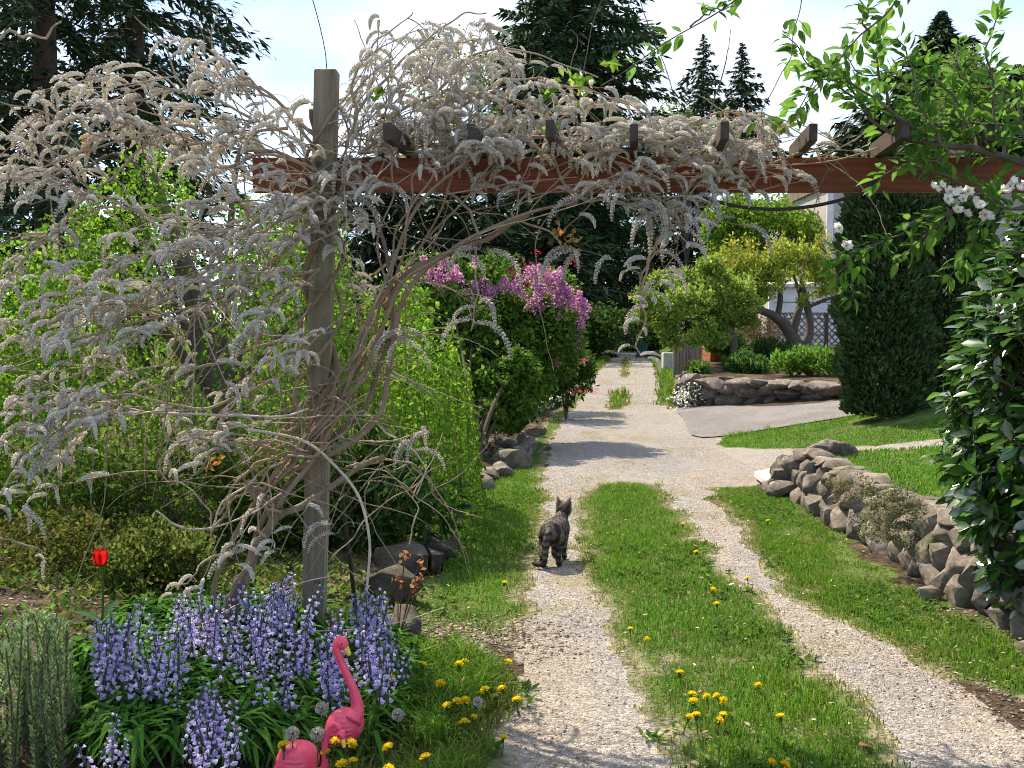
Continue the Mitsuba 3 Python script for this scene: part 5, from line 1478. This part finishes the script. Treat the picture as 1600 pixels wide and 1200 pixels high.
for pts, r_, den in FB:
    p = catmull([P(*q) for q in pts], .025)
    p = p + wob(len(p), g, .012)
    part(ft, 'branch', bark(p, [r_, r_ * .6, .002], (.12, .10, .085), 6, .03).ply('m_bark', True))
    for i in range(2, len(p)):
        if g.random() > den * .62:
            continue
        base_, tn = p[i], norm(p[i] - p[i - 1])
        for q in range(g.integers(2, 5)):
            a = g.uniform(0, 6.283)
            u = norm(np.cross(tn, [.2, .9, .3]))
            rd_ = math.cos(a) * u + math.sin(a) * np.cross(tn, u)
            fl.append((base_ + rd_ * g.uniform(.002, .03), norm(tn * .7 + rd_ + UP * .25), norm(UP * .8 + rd_ * .3 + g.normal(0, .35, 3)), g.uniform(.55, 1.0), g.integers(5)))
g.shuffle(fl)
blk = key(ft + '__foliage')
tag(blk, kind='stuff')
for i, (p, d, n_, s, q) in enumerate(fl):
    if i < 300:
        part(ft, 'leaf', inst(f'fruit_leaf_{q}', mat(p, d, n_, s)))
    else:
        scene[f'{blk}__{i:04d}'] = inst(f'fruit_leaf_{q}', mat(p, d, n_, s))
part(ft, 'trunk', bark([[3.3, 4.7, -.1], [3.25, 4.65, 1.2], [3.0, 4.6, 2.0], P(1640, 262, 4.6), P(1650, 60, 4.55), P(1655, -190, 4.5)], [.07, .06, .045, .03, .022, .012], (.12, .10, .085), 8).ply('m_bark', True))
mb = MB()
for q in range(6):
    a = q * 2.399
    for k_ in range(2):
        d = [math.cos(a), math.sin(a), .35 + .5 * k_]
        v, f, c = big_leaf(.026, .024, -.25, g, (.80, .79, .74), 3, .6)
        M = mat([0, 0, 0], d, UP)
        mb.add(v @ M[:3, :3].T, f, c)
mb.add(*tube([[0, 0, 0], [0, 0, .012]], .004, 5), (.6, .5, .12))
grp('fruit_blossom', flower=mb.ply('m_petal'))
for a, b in ((1455, 290), (1462, 296), (1470, 290), (1484, 302), (1492, 305), (1500, 302), (1490, 318), (1505, 312), (1496, 330), (1508, 335), (1520, 315), (1532, 325), (1538, 335), (1545, 340), (1512, 300), (1478, 312), (1575, 290), (1582, 285), (1590, 296), (1570, 300), (1598, 290), (1605, 300), (1315, 355), (1322, 385)):
    part(ft, 'blossom', inst('fruit_blossom', mat(P(a, b, 4.36 + g.uniform(-.03, .03)), norm([g.normal(), .3, g.normal()]), norm([g.normal() * .5, -.8, .8]), g.uniform(.9, 1.35))), 'white blossom')
# ------------------------------------------------------------------ flowers of the near bed
g = R(41)


def bell_spike(rng, hgt, n_):
    m_ = MB()
    m_.add(*tube([[.004, .003, hgt * .48], [.004, .005, hgt * .75], [0, 0, hgt]], [.0022, .0022, .0015], 4), (.16, .20, .14))
    for q in range(n_):
        t = q / n_
        z = hgt * (.48 + .52 * t)
        a = q * 2.3 + rng.normal(0, .3)
        ro = .016 * (1.1 - .6 * t) * rng.uniform(.7, 1.3)
        o = np.array([math.cos(a) * ro, math.sin(a) * ro, z])
        m_.add(*tube([[0, 0, z - .004], o * [.6, .6, 1] + [0, 0, .006], o], .0011, 3), (.22, .2, .36))
        r_ = .0085 * (1.15 - .45 * t)
        L = .021 * (1.15 - .4 * t)
        d = norm(np.array([math.cos(a) * .9, math.sin(a) * .9, -.55 + .9 * (t > .85)]))
        M = mat(o, d, UP)[:3, :3] * .66
        ring = np.array([[math.cos(x), 0, math.sin(x)] for x in np.arange(6) * math.pi / 3])
        v = np.vstack([ring * r_ * .45, ring * r_ * .95 + [0, L * .6, 0], ring * r_ * np.array([1.5, 1, 1.5]) + [0, L, 0]]) @ M.T + o
        f = []
        for k_ in range(2):
            for j in range(6):
                a_, b_ = k_ * 6 + j, k_ * 6 + (j + 1) % 6
                f += [[a_, b_, b_ + 6], [a_, b_ + 6, a_ + 6]]
        c = np.array([(.56, .50, .84), (.64, .58, .90), (.47, .41, .76), (.70, .66, .92)][rng.integers(4)]) * rng.uniform(.85, 1.15)
        m_.add(v, f, c)
    return m_


for q in range(6):
    h_ = 1.0
    s_ = MB()
    v, f = tube(catmull([[0, 0, -.02], [.01, 0, .15], [.015 * (q - 3) / 3, .01, .34]], .05), np.linspace(.0026, .0016, 9)[: len(catmull([[0, 0, -.02], [.01, 0, .15], [.015 * (q - 3) / 3, .01, .34]], .05))], 5)
    s_.add(v, f, (.10, .17, .06))
    b_ = bell_spike(g, .34, 13 + q)
    grp(f'bluebell_{q}', flower_head=b_.ply('m_petal'), stem=s_.ply('m_leaf', True))
BREG = [([(120, 985), (240, 945), (330, 930), (335, 990), (310, 1030), (140, 1060)], 50, (.92, 1.1)), ([(365, 925), (465, 905), (470, 985), (380, 1000)], 36, (.95, 1.1)), ([(500, 930), (600, 905), (612, 985), (560, 1010), (505, 1010)], 40, (1.0, 1.2)),
        ([(330, 970), (480, 990), (560, 1020), (540, 1060), (400, 1040)], 20, (.7, 1)), ([(415, 1040), (480, 1030), (480, 1085), (430, 1090)], 12, (.7, .95)), ([(255, 1075), (345, 1085), (350, 1130), (290, 1110)], 10, (.7, .9)), ([(310, 1100), (352, 1090), (352, 1140), (318, 1150)], 12, (.8, 1)), ([(515, 1065), (535, 1060), (530, 1090)], 5, (.8, .9)), ([(150, 1150), (185, 1130), (180, 1190)], 5, (.7, .9)), ([(600, 950), (640, 965), (600, 1010)], 7, (.8, .95))]
for poly, n_, (sa, sb) in BREG:
    po = Polygon(poly)
    x0, y0, x1, y1 = po.bounds
    done = 0
    while done < n_:
        a, b = g.uniform(x0, x1), g.uniform(y0, y1)
        if not po.contains(Point(a, b)):
            continue
        done += 1
        if a > 420 and b > 1035:
            continue
        # the flower head is seen at a, b: it stands .26 m above the soil
        s = g.uniform(sa - .12, sb)
        q = G(a, b, .26 * s + .12)
        q[2] = float(H(q[0], q[1]))
        k = thing('bluebell', 'violet-blue bluebell spike among the bluebells round the arbour post', 'bluebell', 'bluebells round the arbour post')
        l_ = g.normal(0, .16, 2)
        z = norm([l_[0], l_[1], 1])
        M = mat(q, norm(np.cross(z, [math.cos(done), math.sin(done), 0])), z, s)
        scene[k] = inst(f'bluebell_{g.integers(6)}', M)
# arching strap leaves
mb = MB()
LREG = [([(120, 1040), (330, 1000), (560, 1020), (600, 1060), (560, 1130), (420, 1160), (300, 1190), (160, 1200)], 4600), ([(560, 960), (640, 1000), (620, 1090), (560, 1080)], 700), ([(200, 980), (330, 960), (330, 1020), (200, 1030)], 700), ([(380, 960), (480, 970), (480, 1010), (380, 1010)], 500)]
for poly, n_ in LREG:
    po = Polygon(poly)
    x0, y0, x1, y1 = po.bounds
    a, b = g.uniform(x0, x1, n_ * 2), g.uniform(y0, y1, n_ * 2)
    ok = contains_xy(po, a, b)
    a, b = a[ok][:n_], b[ok][:n_]
    cl = np.array([G(x_, y_, .12) for x_, y_ in zip(a, b)])
    # leaves spring in tufts
    tuft = np.round(cl / .11) * .11 + .03 * np.sin(np.round(cl / .11) * 17.3)
    p = tuft + g.normal(0, .012, cl.shape)
    p[:, 2] = H(p[:, 0], p[:, 1])
    n = len(p)
    an = g.uniform(0, 6.283, n)
    o = np.stack([np.cos(an), np.sin(an), 0 * an], 1)
    L = (.16 + .14 * g.random(n))[:, None]
    W = (.0075 + .004 * g.random(n))[:, None]
    s = np.stack([-np.sin(an), np.cos(an), 0 * an], 1) * W
    k1, k2 = g.uniform(.25, .6, (n, 1)), g.uniform(.35, .9, (n, 1))
    r1 = p + o * L * .22 * k2 + UP * L * .48
    r2 = p + o * L * .62 * k2 + UP * L * .62 * k1 * 1.5
    r3 = p + o * L * 1.05 * k2 + UP * L * (.62 * k1 * 1.5 - .30 * k2)
    v = np.stack([p - s * .6, p + s * .6, r1 - s, r1 + s, r2 - s * .8, r2 + s * .8, r3], 1).reshape(-1, 3)
    i_ = np.arange(n)[:, None] * 7
    f = np.vstack([i_ + t for t in ([0, 1, 3], [0, 3, 2], [2, 3, 5], [2, 5, 4], [4, 5, 6])])
    mb.add(v, f, np.repeat(tones(g, n, (.045, .13, .022), (.06, .16, .028), (.085, .19, .04)), 7, 0))
k = key('bluebell_leaves')
scene[k] = mb.ply('m_gloss')
tag(k, 'dark glossy arching strap leaves below the bluebells', 'leaves', None, 'stuff')

# dandelions
def dandelion_head(rng):
    m_ = MB()
    n = 70
    a = rng.uniform(0, 6.283, n)
    e = rng.random(n)
    d = np.stack([np.cos(a) * (1 - .8 * e), np.sin(a) * (1 - .8 * e), .15 + 1.0 * e], 1)
    m_.add(*leafs(np.zeros((n, 3)) + [0, 0, .004], d, UP + .3 * rng.standard_normal((n, 3)), .021 - .006 * e, .0058, tones(rng, n, (.82, .68, .03), (.88, .76, .04), (.78, .58, .02), jit=.08), mid=.75))
    m_.add(*tube([[0, 0, -.012], [0, 0, .004]], [.005, .007], 6), (.10, .18, .04))
    return m_


def stemmesh(h, r=.0024, col=(.16, .22, .07)):
    return MB().add(*tube(catmull([[0, 0, -h], [.012 * h / .15, 0, -h * .5], [0, 0, -.004]], .03), r, 5), col).ply('m_leaf', True)


for q, h_ in enumerate((.17, .12, .07)):
    grp(f'dandelion_{q}', flower_head=dandelion_head(g).ply('m_petal'), stem=stemmesh(h_))
mb = MB()
n = 130
d = norm(g.standard_normal((n, 3)))
mb.add(*leafs(d * .006, d, g.standard_normal((n, 3)), .019, .007, tones(g, n, (.55, .55, .50), (.42, .42, .38), jit=.1), mid=.85))
mb.add(*[*tri(trimesh.creation.icosphere(1, .006)), (.12, .09, .05)])
grp('seed_head', flower_head=mb.ply('m_petal'), stem=stemmesh(.2))
DAN = [(613, 1063, .16, 0), (688, 1071, .15, 0), (660, 1042, .14, 0), (717, 1041, .12, 1), (726, 1037, .1, 1), (793, 1038, .06, 2), (758, 1080, .13, 1), (785, 1079, .1, 1), (714, 1099, .15, 0), (727, 1097, .15, 0), (700, 1105, .13, 1), (726, 1131, .13, 1), (786, 1155, .06, 2), (808, 1096, .06, 2), (608, 1170, .15, 0), (666, 1186, .14, 0), (524, 1160, .17, 0), (548, 1163, .16, 0), (510, 1178, .16, 0), (552, 1192, .15, 0), (535, 1196, .15, 0), (607, 1202, .13, 1), (443, 1172, .17, 0), (740, 1123, .08, 2),
       (1081, 1088, .08, 2), (1104, 1091, .08, 2), (1120, 1090, .08, 2), (1130, 1097, .08, 2), (1084, 1099, .07, 2), (1076, 1124, .07, 2), (1088, 1121, .07, 2), (1130, 1121, .07, 2), (1124, 1129, .06, 2), (1220, 1123, .06, 2), (1205, 1195, .06, 2), (1225, 1198, .06, 2), (985, 985, .05, 2), (1010, 1001, .05, 2), (1067, 820, .03, 2), (1113, 923, .04, 2), (1120, 945, .04, 2), (1200, 815, .03, 2), (1088, 864, .03, 2), (1035, 752, .03, 2), (788, 912, .03, 2), (1185, 1073, .05, 2), (1168, 905, .03, 2), (1062, 1054, .05, 2)]
for a, b, h_, t_ in DAN:
    q = G(a, b, h_)
    k = thing('dandelion', 'yellow dandelion flower on its stalk in the grass beside the lane' if a > 900 else 'yellow dandelion flower in the long grass between the flamingos and the left wheel track', 'dandelion', 'dandelions in the strip of grass between the wheel tracks' if a > 900 else 'dandelions in the long grass beside the flamingos')
    hh = float(H(q[0], q[1]))
    z = norm([g.normal(0, .25), g.normal(0, .25) - .15, 1])
    scene[k] = inst(f'dandelion_{t_}', mat(q + [0, 0, hh * .5], norm(np.cross(z, [math.cos(a), math.sin(a), 0])), z, g.uniform(.9, 1.2)))
for a, b, h_, lab in ((503, 1107, .24, 'dandelion seed head just left of the upright flamingo body'), (457, 1146, .22, 'dandelion seed head above the back of the bowing flamingo'), (496, 1147, .23, 'dandelion seed head between the two flamingos'), (747, 1097, .16, 'dandelion seed head right of the yellow dandelions in the long grass'), (622, 1117, .15, 'small dandelion seed head in the grass right of the flamingos')):
    k = thing('dandelion_seed_head', lab, 'dandelion')
    scene[k] = inst('seed_head', mat(G(a, b, h_), [1, .2, 0], [0, -.2, 1], 1.0 if a < 700 else .85))

# tulip
tp = thing('tulip', 'single red tulip standing in the left bed', 'tulip')
YT = 5.0
b0, h0 = P(160, 990, YT), P(157, 872, YT)
b0[2] = float(H(b0[0], YT))
part(tp, 'stem', MB().add(*tube(catmull([b0, (b0 + h0) / 2 + [.008, 0, 0], h0 - [0, 0, .03]], .03), .0055, 7), (.11, .20, .06)).ply('m_leaf', True))
for q in range(6):
    a = q * math.pi / 3 + .3
    t = np.linspace(0, 1, 6)
    rr = .030 * np.sin(np.pi * (.12 + .62 * t)) ** .8 * (1.0 if q % 2 else 1.15) + .012 * (t > .9)
    wv = .026 * np.sin(np.pi * np.clip(.1 + .82 * t, 0, 1)) ** .7
    c = np.stack([np.cos(a) * rr, np.sin(a) * rr, -.035 + .075 * t], 1)
    s = np.array([-math.sin(a), math.cos(a), 0])
    inn = -np.array([math.cos(a), math.sin(a), 0]) * .25
    v = np.vstack([c, c + (s + inn) * wv[:, None], c + (-s + inn) * wv[:, None]]) + h0
    f = []
    for i in range(5):
        f += [[i, 6 + i, 7 + i], [i, 7 + i, i + 1], [i, i + 1, 13 + i], [i, 13 + i, 12 + i]]
    part(tp, 'petal', ply((v, np.array(f)), 'm_petal', smooth=True, color=np.broadcast_to((.46, .012, .012), v.shape)))
for a, L, lift in ((2.6, .17, .5), (3.3, .2, .25), (-.3, .16, .9), (1.3, .15, 1.0)):
    v, f, c = big_leaf(L, .055, .25, g, (.06, .13, .07), 6)
    M = mat(b0, [math.cos(a), math.sin(a) - .2, lift], UP)
    part(tp, 'leaf', ply((v @ M[:3, :3].T + b0, f), 'm_leaf', smooth=True, color=c))

# rosemary
rs = thing('rosemary_bush', 'upright grey-green rosemary in the bottom left corner', 'rosemary')
for q in range(70):
    px = g.uniform(-60, 112) if q > 8 else (8, 22, 45, 52, 70, 78, 95, 105, 35)[q]
    Y_ = g.uniform(3.3, 3.75)
    topy = 955 + .9 * abs(px - 60) * .5 + g.uniform(0, 110) * (q > 8)
    tp_ = P(px, topy, Y_)
    ba = np.array([tp_[0] + g.normal(0, .05), Y_ + g.normal(0, .05), float(H(tp_[0], Y_)) - .02])
    cl = catmull([ba, (ba + tp_) / 2 + g.normal(0, .012, 3), tp_], .012)
    m_ = MB().add(*tube(cl, np.linspace(.005, .002, len(cl)), 5), (.17, .13, .09))
    n = len(cl) * 9
    i = np.repeat(np.arange(len(cl)), 9)
    a = g.uniform(0, 6.283, n)
    d = np.stack([np.cos(a), np.sin(a), .75 + .5 * g.random(n)], 1)
    m_.add(*leafs(cl[i] + g.normal(0, .003, (n, 3)), d, UP, .026 * g.uniform(.7, 1.2, n), .0052, tones(g, n, (.14, .25, .09), (.19, .30, .12), (.30, .38, .23))))
    part(rs, 'sprig', m_.ply('m_leaf'))
# orange-leaved seedling by the boulders
k = thing('seedling', 'small seedling with orange-brown young leaves in front of the split boulder', 'seedling')
mb = MB()
b_ = G(622, 1005, .02)
tops = [P(632, 872, b_[1]), P(656, 875, b_[1]), P(622, 905, b_[1]), P(648, 912, b_[1]), P(660, 900, b_[1])]
for t_ in tops:
    mb.add(*tube(catmull([b_, b_ * .5 + t_ * .5 + [0, 0, .02], t_], .03), .003, 4), (.2, .14, .08))
    n = 9
    mb.add(*leafs(t_ + g.normal(0, .012, (n, 3)), g.standard_normal((n, 3)), UP + g.standard_normal((n, 3)), .034, .02, tones(g, n, (.26, .12, .06), (.33, .19, .10))))
scene[k] = mb.ply('m_leaf')

# dead leaf lying in the strip
k = thing('dead_leaf', 'curled brown dead leaf lying in the grass near the bottom right', 'leaf')
v, f, c = big_leaf(.07, .05, .5, g, (.36, .2, .1), 5)
M = mat(G(1342, 1165, .035), [1, .3, .15], UP)
scene[k] = ply((v @ M[:3, :3].T + M[:3, 3], f), 'm_petal', smooth=True, color=c)

# ------------------------------------------------------------------ flamingos
def chain(pairs, ref, it=8, lamb=.5):
    """One smooth skin over tapered bones: (point, radius, point, radius)."""
    ms = [m3.Manifold.batch_hull([m3.Manifold.sphere(r0, 14).translate(list(map(float, a))), m3.Manifold.sphere(r1, 14).translate(list(map(float, b)))]) for a, r0, b, r1 in pairs]
    m = m3.Manifold.batch_boolean(ms, m3.OpType.Add).refine_to_length(ref)
    t = trimesh.Trimesh(*tri(m))
    trimesh.smoothing.filter_taubin(t, lamb=lamb, nu=.53, iterations=it)
    return t


def flamingo(lab, YF_, body_px, rad, yaw, neck, head_dir, rn, hs_=1.0):
    k_ = thing('flamingo', lab, 'garden flamingo')
    c = P(body_px[0], body_px[1], YF_)
    cy, sy = math.cos(yaw), math.sin(yaw)
    fw = np.array([cy, sy, 0.0])
    L, Wd, Hh = rad
    m = trimesh.creation.icosphere(4, 1.0)
    v = m.vertices
    x, y, z = v.T
    tail = np.clip(-x, 0, 1)
    v = np.stack([x * (1 + .25 * tail ** 2), y * (1 - .45 * tail ** 2), z * (1 - .45 * tail ** 2) - .28 * tail ** 2], 1)
    # folded wings: a raised panel with feather grooves
    wing = sst(.30, .38, np.abs(v[:, 1])) * sst(.62, .5, v[:, 0]) * sst(-.62, -.5, v[:, 2])
    gro = .5 + .5 * np.cos((v[:, 2] * 1.0 + .55 * v[:, 0]) * 24)
    v = v + np.stack([0 * x, np.sign(v[:, 1]) * wing * (.06 - .10 * gro ** 3 * sst(.35, -.25, v[:, 0])), 0 * x], 1)
    v = v * [L, Wd, Hh]
    pitch = .42
    v = np.stack([v[:, 0] * math.cos(pitch) - v[:, 2] * math.sin(pitch), v[:, 1], v[:, 0] * math.sin(pitch) + v[:, 2] * math.cos(pitch)], 1)
    v = np.stack([v[:, 0] * cy - v[:, 1] * sy, v[:, 0] * sy + v[:, 1] * cy, v[:, 2]], 1) + c
    part(k_, 'body', ply((v, np.asarray(m.faces)), 'm_pink', smooth=True))
    n3 = [P(a, b, YF_ + o) for a, b, o in neck]
    cl = catmull(n3, .012)
    rr = np.interp(np.linspace(0, 1, len(cl)), np.linspace(0, 1, len(rn)), rn)
    v, f = tube(cl, rr, 16)
    hd = norm(np.array(head_dir, float))
    head = trimesh.creation.icosphere(3, 1.0)
    e = cl[-1]
    M = mat(e + hd * .012, hd, UP + [0, .01, 0])
    hv = head.vertices * [.019 * hs_, .027 * hs_, .021 * hs_]
    hv = hv @ M[:3, :3].T + M[:3, 3]
    mbk = MB().add(v, f).add(hv, np.asarray(head.faces))
    vv, ff, _ = mbk.get()
    part(k_, 'neck', ply((vv, ff), 'm_pink', smooth=True))
    b0_ = e + hd * .032 * hs_
    bp_ = catmull([b0_, b0_ + hd * .014 - UP * .004, b0_ + hd * .022 - UP * .016, b0_ + hd * .020 - UP * .030], .005)
    rr = np.linspace(.012 * hs_, .004, len(bp_))
    cols = np.where(np.linspace(0, 1, len(bp_))[:, None] < .55, [(.70, .52, .06)], [(.02, .02, .02)])
    v, f = tube(bp_, rr, 10)
    cc = np.vstack([np.repeat(cols, 10, 0), cols[:1], cols[-1:]])
    part(k_, 'beak', ply((v, f), 'm_vcol', smooth=True, color=cc), 'yellow beak with a black tip')
    sd_ = norm(np.cross(hd, UP))
    for s in (-1, 1):
        ey = trimesh.creation.icosphere(1, .0038)
        ey.apply_translation(e + hd * .020 + sd_ * s * .0165 + UP * .007)
        part(k_, 'eye', ply(ey, 'm_black', smooth=True))
    for s in (-1, 1):
        lg = c + np.array([-sy, cy, 0]) * s * .02 - UP * Hh * .7
        part(k_, 'leg', ply(tube([lg, [lg[0], lg[1], float(H(lg[0], lg[1])) - .05]], .0035, 6), 'm_metal', smooth=True))


flamingo('pink plastic flamingo with its neck raised upright, beside the bluebells', 3.62, (536, 1136), (.078, .058, .062), .5, [(549, 1128, -.02), (558, 1108, 0), (553, 1080, 0), (540, 1050, 0), (529, 1024, 0), (526, 1008, 0), (531, 1000, 0)], (.62, -.1, -.78), (.034, .023, .0165, .0145, .0135, .0145, .016))
flamingo('pink plastic flamingo bowing its head, cut off by the bottom edge of the photo', 3.42, (462, 1192), (.082, .062, .070), .5, [(490, 1215, -.03), (507, 1200, -.04), (507, 1172, -.05), (510, 1148, -.05), (517, 1134, -.05), (526, 1132, -.05), (531, 1142, -.05)], (.35, -.2, -.95), (.03, .016, .0105, .0100, .0100, .0100, .0105), .72)

# ------------------------------------------------------------------ the cat
ct = thing('cat', 'dark tabby cat standing in the left wheel track, seen from behind', 'cat')
co = G(862, 884, .005)
co[2] = float(H(co[0], co[1])) + .002
yawc = -math.atan2(.24, .97)
B = lambda x, y, z: np.array([x, y, z])
bones = [
    (B(0, -.015, .228), .074, B(0, .10, .222), .079), (B(0, .10, .222), .079, B(.004, .22, .220), .070), (B(.004, .22, .222), .064, B(.006, .27, .242), .05), (B(0, .10, .20), .062, B(.004, .23, .19), .056),
    (B(.006, .26, .25), .047, B(.012, .305, .295), .038), (B(.012, .305, .295), .042, B(.016, .322, .316), .051),
    (B(.016, .315, .316), .051, B(.024, .345, .310), .041), (B(.022, .345, .310), .032, B(.032, .375, .300), .019)]
for s in (-1, 1):
    st_ = .022 * s
    bones += [(B(.032 * s, .0, .20), .056, B(.05 * s, .045 + st_, .135), .036), (B(.05 * s, .045 + st_, .135), .034, B(.047 * s, -.042 + st_, .085), .018), (B(.047 * s, -.042 + st_, .085), .018, B(.046 * s, -.022 + st_, .022), .0155),
              (B(.046 * s, -.022 + st_, .019), .0165, B(.046 * s, .016 + st_, .014), .0145)]
    fo = -.03 * s
    bones += [(B(.034 * s, .235, .20), .040, B(.042 * s, .215 + fo, .135), .027), (B(.042 * s, .215 + fo, .135), .027, B(.040 * s, .235 + fo, .05), .0165), (B(.040 * s, .235 + fo, .05), .0165, B(.040 * s, .24 + fo, .02), .0155),
              (B(.040 * s, .24 + fo, .017), .0165, B(.040 * s, .268 + fo, .014), .0145)]
    ex = .016 + .033 * s
    bones += [(B(ex - .008 * s, .318, .345), .023, B(ex + .004 * s, .322, .378), .0095), (B(ex + .004 * s, .322, .378), .0095, B(ex + .009 * s, .320, .400), .0025), (B(ex + .006 * s, .325, .345), .014, B(ex + .010 * s, .322, .372), .004)]
tl = [(0, -.065, .245, .023), (-.008, -.105, .225, .0195), (-.014, -.124, .17, .0205), (-.016, -.124, .105, .020), (-.022, -.112, .055, .017), (-.045, -.10, .030, .0165), (-.075, -.092, .027, .016), (-.10, -.085, .034, .0125)]
for a_, b_ in zip(tl[:-1], tl[1:]):
    bones.append((B(*a_[:3]), a_[3], B(*b_[:3]), b_[3]))
cm = chain(bones, .0075, 9)
v = np.array(cm.vertices)
n1 = meshkit.fbm(v * 32, 3, 3)
# mackerel bands across the flanks, rings on the tail and legs, a dark line along the back
band = np.sin(v[:, 1] * 95 + 5 * n1 + 10 * np.abs(v[:, 0]))
ring = np.sin(v[:, 2] * 150 + 3 * n1)
istail = (v[:, 1] < -.085)
isleg = (v[:, 2] < .13) & ~istail
band = np.where(istail | isleg, ring, band)
t_ = np.clip(.35 + 1.1 * band, 0, 1)[:, None] * .75
col = np.array([.040, .034, .030]) * (1 - t_) + np.array([.25, .215, .175]) * t_
spine = np.exp(-(v[:, 0] / .014) ** 2) * (v[:, 2] > .27) * (v[:, 1] < .24)
col = col * (1 - .7 * spine[:, None]) * (.7 + .6 * n1[:, None])
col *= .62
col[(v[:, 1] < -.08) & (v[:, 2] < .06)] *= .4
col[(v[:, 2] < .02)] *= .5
ear = (v[:, 2] > .355)
col[ear] = col[ear] * .6 + np.array([.16, .09, .08]) * .4
v2 = v + np.array(cm.vertex_normals) * (meshkit.fbm(v * np.array([160, 160, 60]), 2, 9)[:, None] - .5) * .005
ca, sa = math.cos(yawc), math.sin(yawc)
RZ = np.array([[ca, -sa, 0], [sa, ca, 0], [0, 0, 1]])
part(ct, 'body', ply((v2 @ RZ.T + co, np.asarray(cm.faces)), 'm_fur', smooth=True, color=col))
nf = 9000
fi = g.integers(0, len(cm.faces), nf)
w_ = g.dirichlet((1, 1, 1), nf)
fp = (v2[np.asarray(cm.faces)[fi]] * w_[..., None]).sum(1)
fn = np.array(cm.face_normals)[fi]
fc = (col[np.asarray(cm.faces)[fi]] * w_[..., None]).sum(1)
flow = norm(np.stack([0 * fi, -1.0 + 0 * fi, -.45 + 0 * fi], 1))
fd = norm(fn * .55 + flow - fn * (fn * flow).sum(1, keepdims=True) * .8)
fv, ff, fcc = leafs(fp, fd, fn, .011 * g.uniform(.6, 1.3, nf), .0017, fc * g.uniform(.7, 1.5, (nf, 1)))
part(ct, 'fur', ply((fv @ RZ.T + co, ff), 'm_fur', color=np.clip(fcc, 0, 1)), kind='stuff')
for s in (-1, 1):
    ey = trimesh.creation.icosphere(2, .0075)
    e = B(.026 + .019 * s, .368, .320)
    ey.apply_translation(e)
    part(ct, 'eye', ply((np.array(ey.vertices) @ RZ.T + co, np.asarray(ey.faces)), 'm_vcol', smooth=True, color=np.broadcast_to((.32, .34, .06), ey.vertices.shape)))
no = trimesh.creation.icosphere(1, .006)
no.apply_translation(B(.034, .394, .304))
part(ct, 'nose', ply((np.array(no.vertices) @ RZ.T + co, np.asarray(no.faces)), 'm_vcol', smooth=True, color=np.broadcast_to((.2, .08, .07), no.vertices.shape)))
